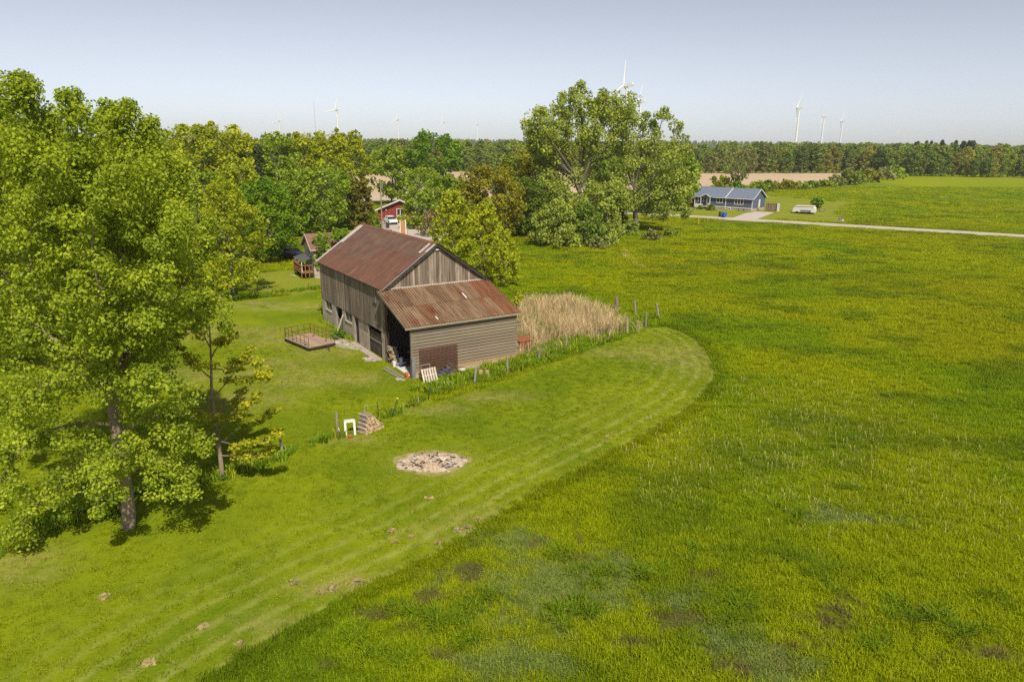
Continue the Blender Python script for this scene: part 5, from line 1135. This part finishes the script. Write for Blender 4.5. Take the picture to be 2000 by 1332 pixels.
# the far wood: front row one by one
FARV = []
for k in range(7):
    con = k == 6; tm, cm = tree_meshes(20, 3.2 if con else 5.2, 1.05, 'cone' if con else ['round','egg','round','vase','egg','round'][k], .04, .95, 500+k, 'bark', .3, 1.0, 4, 'wood_tree')
    FARV.append((tm, cm))
rg = np.random.RandomState(12); FCOL = [(.250,.340,.050),(.320,.390,.050),(.200,.290,.045),(.350,.350,.055),(.270,.310,.075),(.170,.250,.050)]
def far_tree(x, yb, yt, label, group, k=None):
    b = G(x, yb); H = GY(x, yt, b[1])[2]; k = int(rg.randint(0, 6)) if k is None else k; s = H/20
    t = thing('tree', label, 'tree', tuple(b), rg.rand()*6.28, group); t.scale = (s*rg.uniform(.9,1.25), s*rg.uniform(.9,1.25), s)
    add('trunk', FARV[k][0], t); add('crown', FARV[k][1], t, col=tuple(np.array(FCOL[rg.randint(0, 6)] if k < 6 else (.05,.075,.032))*rg.uniform(.8, 1.15)))
LR, GR = 'broadleaf tree in the front row of the far wood right of the cottonwoods', 'front row of the far wood at right'
x = 1330.
while x < 2040:
    far_tree(x, np.interp(x, [1330,1640,1750,2040], [339,338,344,348])+rg.uniform(-.6,.6), np.interp(x, [1330,1480,1640,1760,1860,2040], [284,281,286,291,296,300])+rg.uniform(-4,14), LR, GR); x += rg.uniform(10, 16)
x = 690.
while x < 1040:
    far_tree(x, 335.5+rg.uniform(-.6,.6), np.interp(x, [690,900,1040], [287,289,288])+rg.uniform(-2,12), 'broadleaf tree in the far wood between barn roof and cottonwoods', 'front row of the far wood behind the barn'); x += rg.uniform(10, 16)
# ------------------------------------------------------------------ what nobody could count: grass, reeds, the depth of the wood
def scatter(name, P, rz, sc, col, variants, label, cat, rng):
    n = len(P); me = bpy.data.meshes.new(name); me.vertices.add(n); me.vertices.foreach_set('co', np.asarray(P, np.float32).ravel())
    def at(nm, ty, vals, key='value'): a = me.attributes.new(nm, ty, 'POINT'); a.data.foreach_set(key, np.asarray(vals).ravel())
    at('rz', 'FLOAT', np.asarray(rz, np.float32)); at('sc', 'FLOAT_VECTOR', np.asarray(sc, np.float32), 'vector'); at('col', 'FLOAT_VECTOR', np.asarray(col, np.float32), 'vector'); at('pick', 'INT', rng.randint(0, len(variants), n).astype(np.int32))
    o = add(name, me); tag(o, label, cat, kind='stuff')
    ng = bpy.data.node_groups.new(name+'_scatter', 'GeometryNodeTree')
    ng.interface.new_socket('Geometry', in_out='INPUT', socket_type='NodeSocketGeometry'); ng.interface.new_socket('Geometry', in_out='OUTPUT', socket_type='NodeSocketGeometry')
    i_ = ng.nodes.new('NodeGroupInput'); o_ = ng.nodes.new('NodeGroupOutput'); ip = ng.nodes.new('GeometryNodeInstanceOnPoints'); jg = ng.nodes.new('GeometryNodeJoinGeometry')
    for v in variants:
        so_ = bpy.data.objects.new(v.name, v); oi = ng.nodes.new('GeometryNodeObjectInfo'); oi.inputs['Object'].default_value = so_; oi.inputs['As Instance'].default_value = True
        ng.links.new(oi.outputs['Geometry'], jg.inputs[0])
    def na(nm, ty): a = ng.nodes.new('GeometryNodeInputNamedAttribute'); a.data_type = ty; a.inputs['Name'].default_value = nm; return a.outputs[0]
    ng.links.new(i_.outputs[0], ip.inputs['Points']); ng.links.new(jg.outputs[0], ip.inputs['Instance'])
    ip.inputs['Pick Instance'].default_value = True; ng.links.new(na('pick', 'INT'), ip.inputs['Instance Index'])
    cx = ng.nodes.new('ShaderNodeCombineXYZ'); ng.links.new(na('rz', 'FLOAT'), cx.inputs[2]); ng.links.new(cx.outputs[0], ip.inputs['Rotation'])
    ng.links.new(na('sc', 'FLOAT_VECTOR'), ip.inputs['Scale']); ng.links.new(ip.outputs[0], o_.inputs[0])
    m = o.modifiers.new('scatter', 'NODES'); m.node_group = ng; return o
def blade_clump(name, n, rad, h, w, lean, seed, mat='grass', tip=.15):
    rg = np.random.RandomState(seed); V = []; tone = []
    for k in range(n):
        a = rg.rand()*6.283; q = rad*rg.rand()**.6; b = np.array([q*math.cos(a), q*math.sin(a), 0]); hh = h*rg.uniform(.55, 1.15)
        la = rg.rand()*6.283; ln = lean*rg.rand(); d = np.array([math.cos(a)*.5*q/rad+math.cos(la)*ln, math.sin(a)*.5*q/rad+math.sin(la)*ln, 0])*hh*.7
        s = np.array([-math.sin(la), math.cos(la), 0])*w*rg.uniform(.6, 1.3)/2; mid = b+d*.35+np.array([0, 0, hh*.6]); tp = b+d+np.array([0, 0, hh*(1-.25*ln)])
        V += [b-s, b+s, mid+s*.9, mid-s*.9, mid-s*.9, mid+s*.9, tp+s*tip, tp-s*tip]; t = rg.rand(); tone += [t, min(1, t+.15)]
    return quad_mesh(name, np.array(V), M[mat], tone)
rg = np.random.RandomState(99)
MEAD = [blade_clump('meadow_tuft', 40, .31, .29, .024, 1.1, i) for i in range(4)]
SHORT = [blade_clump('lawn_tuft', 16, .17, .060, .030, .9, 20+i) for i in range(3)]
REED = [blade_clump('reed_tuft', 12, .24, 2.0, .026, .38, 30+i, 'straw', .5) for i in range(4)]
TUSS = [blade_clump('tussock', 70, .30, .55, .035, 1.0, 40+i) for i in range(3)]
WEED = [blade_clump('weed_tuft', 24, .26, .55, .06, .7, 50+i) for i in range(3)]
barn_poly = [W(-16.5,-.3), W(5.5,-.3), W(5.5,9.6), W(-16.5,9.6)]
reed_poly = [tuple(G(*p)[:2]) for p in [(1000,690),(1000,610),(1030,592),(1110,590),(1175,610),(1215,640),(1222,652),(1170,664),(1110,668),(1060,684),(1030,698)]]
road_line = [rc+RD*-420, rc+RD*420]
AVOID = [[tuple(G(*p)[:2]) for p in q] for q in ([(1400,440),(1440,412),(1530,410),(1490,436)], [(725,480),(725,425),(890,440),(880,480)])]
hl_poly = [tuple(G(*p)[:2]) for p in [(1250,424),(1300,400),(1480,380),(1590,392),(1672,396),(1640,405),(1632,418),(1655,436),(1500,425)]]
P = []; S = []
for y0, y1, den, s in ((16, 30, 20, .80), (30, 45, 14, .85), (45, 65, 8, 1.05), (65, 100, 4, 1.4), (100, 165, 1.6, 2.0), (165, 320, .30, 3.3)):
    A = .5*(.80*2)*(y1*y1-y0*y0)+(y1-y0)*8; n = int(A*den)
    y = np.sqrt(y0*y0+rg.rand(n)*(y1*y1-y0*y0)); x = (rg.rand(n)*2-1)*(.80*y+4); P.append(np.stack([x, y], 1)); S.append(np.full(n, s))
P = np.concatenate(P); S = np.concatenate(S); x, y = P.T
k = ~inpoly(x, y, LAWN) & ~inpoly(x, y, barn_poly) & ~inpoly(x, y, reed_poly) & (dist_poly(x, y, road_line) > 3.6) & (np.hypot(x-BURN[0], y-BURN[1]) > 2) & ~inpoly(x, y, hl_poly) & ~inpoly(x, y, FIELD) & ~inpoly(x, y, [tuple(p) for p in YARD2])
for a in AVOID: k &= ~inpoly(x, y, a)
br = ell(x, y, BROWN, 41); k &= rg.rand(len(x)) > br*.75
x, y, S = x[k], y[k], S[k]
col = meadow_col(x, y)*rg.uniform(.85, 1.15, (len(x), 1))*np.stack([rg.uniform(.94, 1.06, len(x)), np.ones(len(x)), np.ones(len(x))], 1)*1.25
hgt = np.clip(.45+.75*fbm(x/6, y/6, 55), .35, 1.3)*(1-.35*ell(x, y, SEDGE, 31))
edge = dist_poly(x, y, MOWN_EDGE); hgt *= np.where(edge < .9, 1.35, 1); col *= np.where(edge < 1.0, .78, 1)[:, None]
scatter('meadow_grass', np.stack([x, y, np.zeros(len(x))], 1), rg.rand(len(x))*6.28, np.stack([S, S, S*hgt/np.maximum(S, 1)**.45], 1), col, MEAD, 'long unmown yellow-green meadow grass', 'grass', rg)
# short lawn blades
n = 44000; P = np.array(LAWN); x = []; y = []
yy = np.sqrt(18**2+rg.rand(n)*(66**2-18**2)); xx = (rg.rand(n)*2-1)*(.78*yy+3)
k = inpoly(xx, yy, LAWN) & ~inpoly(xx, yy, barn_poly) & (np.hypot((xx-BURN[0])/1.9, (yy-BURN[1])/1.4) > 1); xx, yy = xx[k], yy[k]
c = np.where(fbm(xx/5, yy/5, 71)[:, None] > .5, np.array([[.260,.310,.009]]), np.array([[.180,.245,.008]]))*rg.uniform(.85, 1.12, (len(xx), 1))
dr = dry_fn(xx, yy)[:, None]*rg.uniform(.2, 1.0, (len(xx), 1)); c = c*(1-dr)+np.array([[.42,.36,.13]])*dr
bd_ = dist_poly(xx, yy, MOWN_EDGE); stp = np.clip((np.sin((bd_+.25*(fbm(xx/2, yy/2, 13)-.5))*2*np.pi/1.15)-.1)/.9, 0, 1)*np.clip((8-bd_)/7.7, 0, 1)*.55*np.clip(fbm(xx/1.1, yy/1.1, 61)*1.2+.1, .5, 1)
c = c*(1-stp[:, None]) + np.array([[.44,.42,.12]])*stp[:, None]
scatter('lawn_grass', np.stack([xx, yy, np.full(len(xx), .004)], 1), rg.rand(len(xx))*6.28, np.stack([rg.uniform(.8, 1.4, len(xx))]*2+[rg.uniform(.6, 1.3, len(xx))], 1), c, SHORT, 'short mown grass of the lawn', 'grass', rg)
# reeds
n = 4200; xx = rg.uniform(-2, 16, n); yy = rg.uniform(54, 84, n); de = dist_poly(xx, yy, reed_poly+[reed_poly[0]]); ins = inpoly(xx, yy, reed_poly); k = ((ins & (rg.rand(n) < .45+.25*np.clip(de, 0, 1))) | (~ins & (de < 1.6) & (rg.rand(n) < .16))) & ~inpoly(xx, yy, barn_poly) & ~inpoly(xx, yy, LAWN); xx, yy = xx[k], yy[k]; rim = np.where(ins[k], np.clip(.6+.4*de[k], .6, 1), .5)
c = np.array([[.64,.49,.28]])*rg.uniform(.75, 1.2, (len(xx), 1)); gr = (rg.rand(len(xx)) < .16)[:, None]; c = np.where(gr, np.array([[.25,.28,.06]]), c)
scatter('reed_bed', np.stack([xx, yy, np.zeros(len(xx))], 1), rg.rand(len(xx))*6.28, np.stack([np.ones(len(xx)), np.ones(len(xx)), (.52+.5*fbm(xx/3, yy/3, 5))*rg.uniform(.65, 1.2, len(xx))*rim], 1), c, REED, 'bed of tall dry tan reeds beside the barn', 'reeds', rg)
# tall green weeds along the fence and the lean-to
def along_line(pts, w, den):
    L = [np.array(G(*p)[:2]) for p in pts]; out = []
    for a, b in zip(L[:-1], L[1:]):
        d = b-a; ln = np.linalg.norm(d); m = int(ln*w*2*den); t = rg.rand(m); nn = np.array([-d[1], d[0]])/ln; out.append(a+t[:, None]*d+nn*(rg.uniform(-w, w, m)*rg.rand(m)**.3)[:, None])
    return np.concatenate(out)
wd = np.concatenate([along_line([(835,770),(880,752),(930,738),(1000,718),(1060,700),(1130,676),(1200,655)], 1.3, 8), along_line([(900,748),(960,728),(1010,708)], 1.6, 8), along_line([(560,885),(660,856),(740,826),(830,778)], .28, 6), along_line([(1060,690),(1110,672),(1160,660)], 1.6, 7), along_line([(1225,640),(1250,625),(1290,622)], 1.4, 4),
                     along_line([(200,985),(300,960),(430,935),(560,890)], .6, 7), along_line([(-40,1090),(40,1050),(150,1010),(250,990)], 1.0, 7), along_line([(632,626),(680,660),(700,668)], .35, 8), along_line([(450,588),(530,575),(625,564)], .6, 5)])
k = ~inpoly(wd[:, 0], wd[:, 1], [W(-16,.1), W(4.95,.1), W(4.95,9.2), W(-16,9.2)]); wd = wd[k]
c = np.where(rg.rand(len(wd), 1) < .7, np.array([[.205,.320,.018]]), np.array([[.29,.34,.018]]))*rg.uniform(.75, 1.2, (len(wd), 1))
sc = rg.uniform(.7, 1.15, len(wd)); scatter('fence_weeds', np.stack([wd[:, 0], wd[:, 1], np.zeros(len(wd))], 1), rg.rand(len(wd))*6.28, np.stack([sc, sc, sc*rg.uniform(.6, 1.25, len(wd))], 1), c, WEED, 'tall fresh green weeds along the fence and the lean-to', 'weeds', rg)
# dark tussocks in the near meadow
tp = np.array([G(*p) for p in [(812,1192),(880,1205),(845,1215),(945,1170),(1098,1088),(1150,1118),(1170,1128),(1250,1122),(1300,1116),(1345,1082),(1412,1078),(1440,1202),(1470,1185),(1560,1086),(1722,1202),(1748,1190),(1795,1218),(1860,1210),(1890,1250),(1125,1192),(1085,1205),(1530,1000),(1385,985),(1660,950),(700,1240),(770,1285),(900,1250),(1600,1130),(1710,1260),(1940,1180)]])
rep = np.repeat(tp, 5, 0); rep[:, :2] += rg.normal(size=(len(rep), 2))*.38
c = np.array([[.150,.235,.010]])*rg.uniform(.8, 1.2, (len(rep), 1)); sc = rg.uniform(.6, 1.1, len(rep))
scatter('tussocks', rep, rg.rand(len(rep))*6.28, np.stack([sc*1.1, sc*1.1, sc*.6], 1), c, TUSS, 'dark green tussocks dotted through the near meadow', 'tussocks', rg)
# pale seed heads
FL = blade_clump('seed_stalks', 3, .12, .42, .014, .35, 70, 'straw', 2.2)
fp = []
for px, py, w, n in [(1330,885,90,150),(1500,900,110,150),(1560,960,90,70),(1620,840,120,120),(1700,800,120,100),(1750,960,150,120),(1480,800,100,80),(1900,1000,120,100),(1300,960,60,50),(1560,780,90,60),(1850,870,150,110)]:
    c0 = G(px, py); s_ = w/F_PX*c0[1]; fp.append(np.stack([c0[0]+rg.normal(size=n)*s_*.7, c0[1]+rg.normal(size=n)*s_*1.1], 1))
fp = np.concatenate(fp); fp = fp[~inpoly(fp[:, 0], fp[:, 1], LAWN)]
scatter('seed_heads', np.stack([fp[:, 0], fp[:, 1], np.full(len(fp), .08)], 1), rg.rand(len(fp))*6.28, np.stack([rg.uniform(.7, 1.2, len(fp))]*3, 1), np.array([[.50,.48,.14]])*rg.uniform(.6, 1.2, (len(fp), 1)), [FL], 'pale yellow seed heads standing above the meadow', 'wild flowers', rg)
# the depth of the wood behind its front row
FV = []
for k_ in range(7): m_ = FARV[k_][1].copy(); m_.materials.clear(); m_.materials.append(M['grass']); FV.append(m_)
pts = []
for y0, y1, n in ((460, 640, 900), (640, 1000, 1500), (1000, 1700, 2200), (1700, 2800, 2400)):
    y = rg.uniform(y0, y1, n); x = (rg.rand(n)*2-1)*y*.84; pts.append(np.stack([x, y], 1))
pts = np.concatenate(pts); x, y = pts.T
d = np.interp(x/y, [-.5,-.22,.0,.25,.45,.52,.75], [430,440,455,475,500,455,435])+14
k = (y > d) & ~inpoly(x, y, FIELD); x, y = x[k], y[k]
z = np.where(y > 1500, hill_h(x, y)-2, 0); s = rg.uniform(.62, 1.0, len(x))*np.where(y > 640, .80, 1)
c = np.array(FCOL)[rg.randint(0, 6, len(x))]*rg.uniform(.75, 1.15, (len(x), 1))
scatter('far_wood', np.stack([x, y, z], 1), rg.rand(len(x))*6.28, np.stack([s*1.25, s*1.25, s], 1), c, FV[:6], 'mass of mixed woodland stretching to the horizon', 'woodland', rg)
# dark pines at the right end of the wood
pp = np.array([GY(x_, 340, 520+rg.uniform(0, 60)) for x_ in rg.uniform(1780, 1895, 34)]); pp[:, 2] = 0; s = rg.uniform(.92, 1.10, len(pp))
scatter('pine_stand', pp, rg.rand(len(pp))*6.28, np.stack([s*1.1, s*1.1, s], 1), np.array([[.08,.11,.045]])*rg.uniform(.8, 1.2, (len(pp), 1)), [FV[6]], 'dark pine stand rising from the wood at right', 'pines', rg)

# the air
hz_ = MB().box((0, 1600, 47), (7200, 3300, 98)).build('haze', None)
hm, ht, ho = nt('haze'); pv = N(ht, 'ShaderNodeVolumePrincipled'); pv.inputs['Color'].default_value = (1, 1, 1, 1); pv.inputs['Density'].default_value = .00010; pv.inputs['Anisotropy'].default_value = 0.0
ht.links.new(pv.outputs[0], ho.inputs['Volume']); hz_.data.materials.append(hm); tag(hz_, 'thin pale summer haze over the countryside', 'haze', kind='stuff')
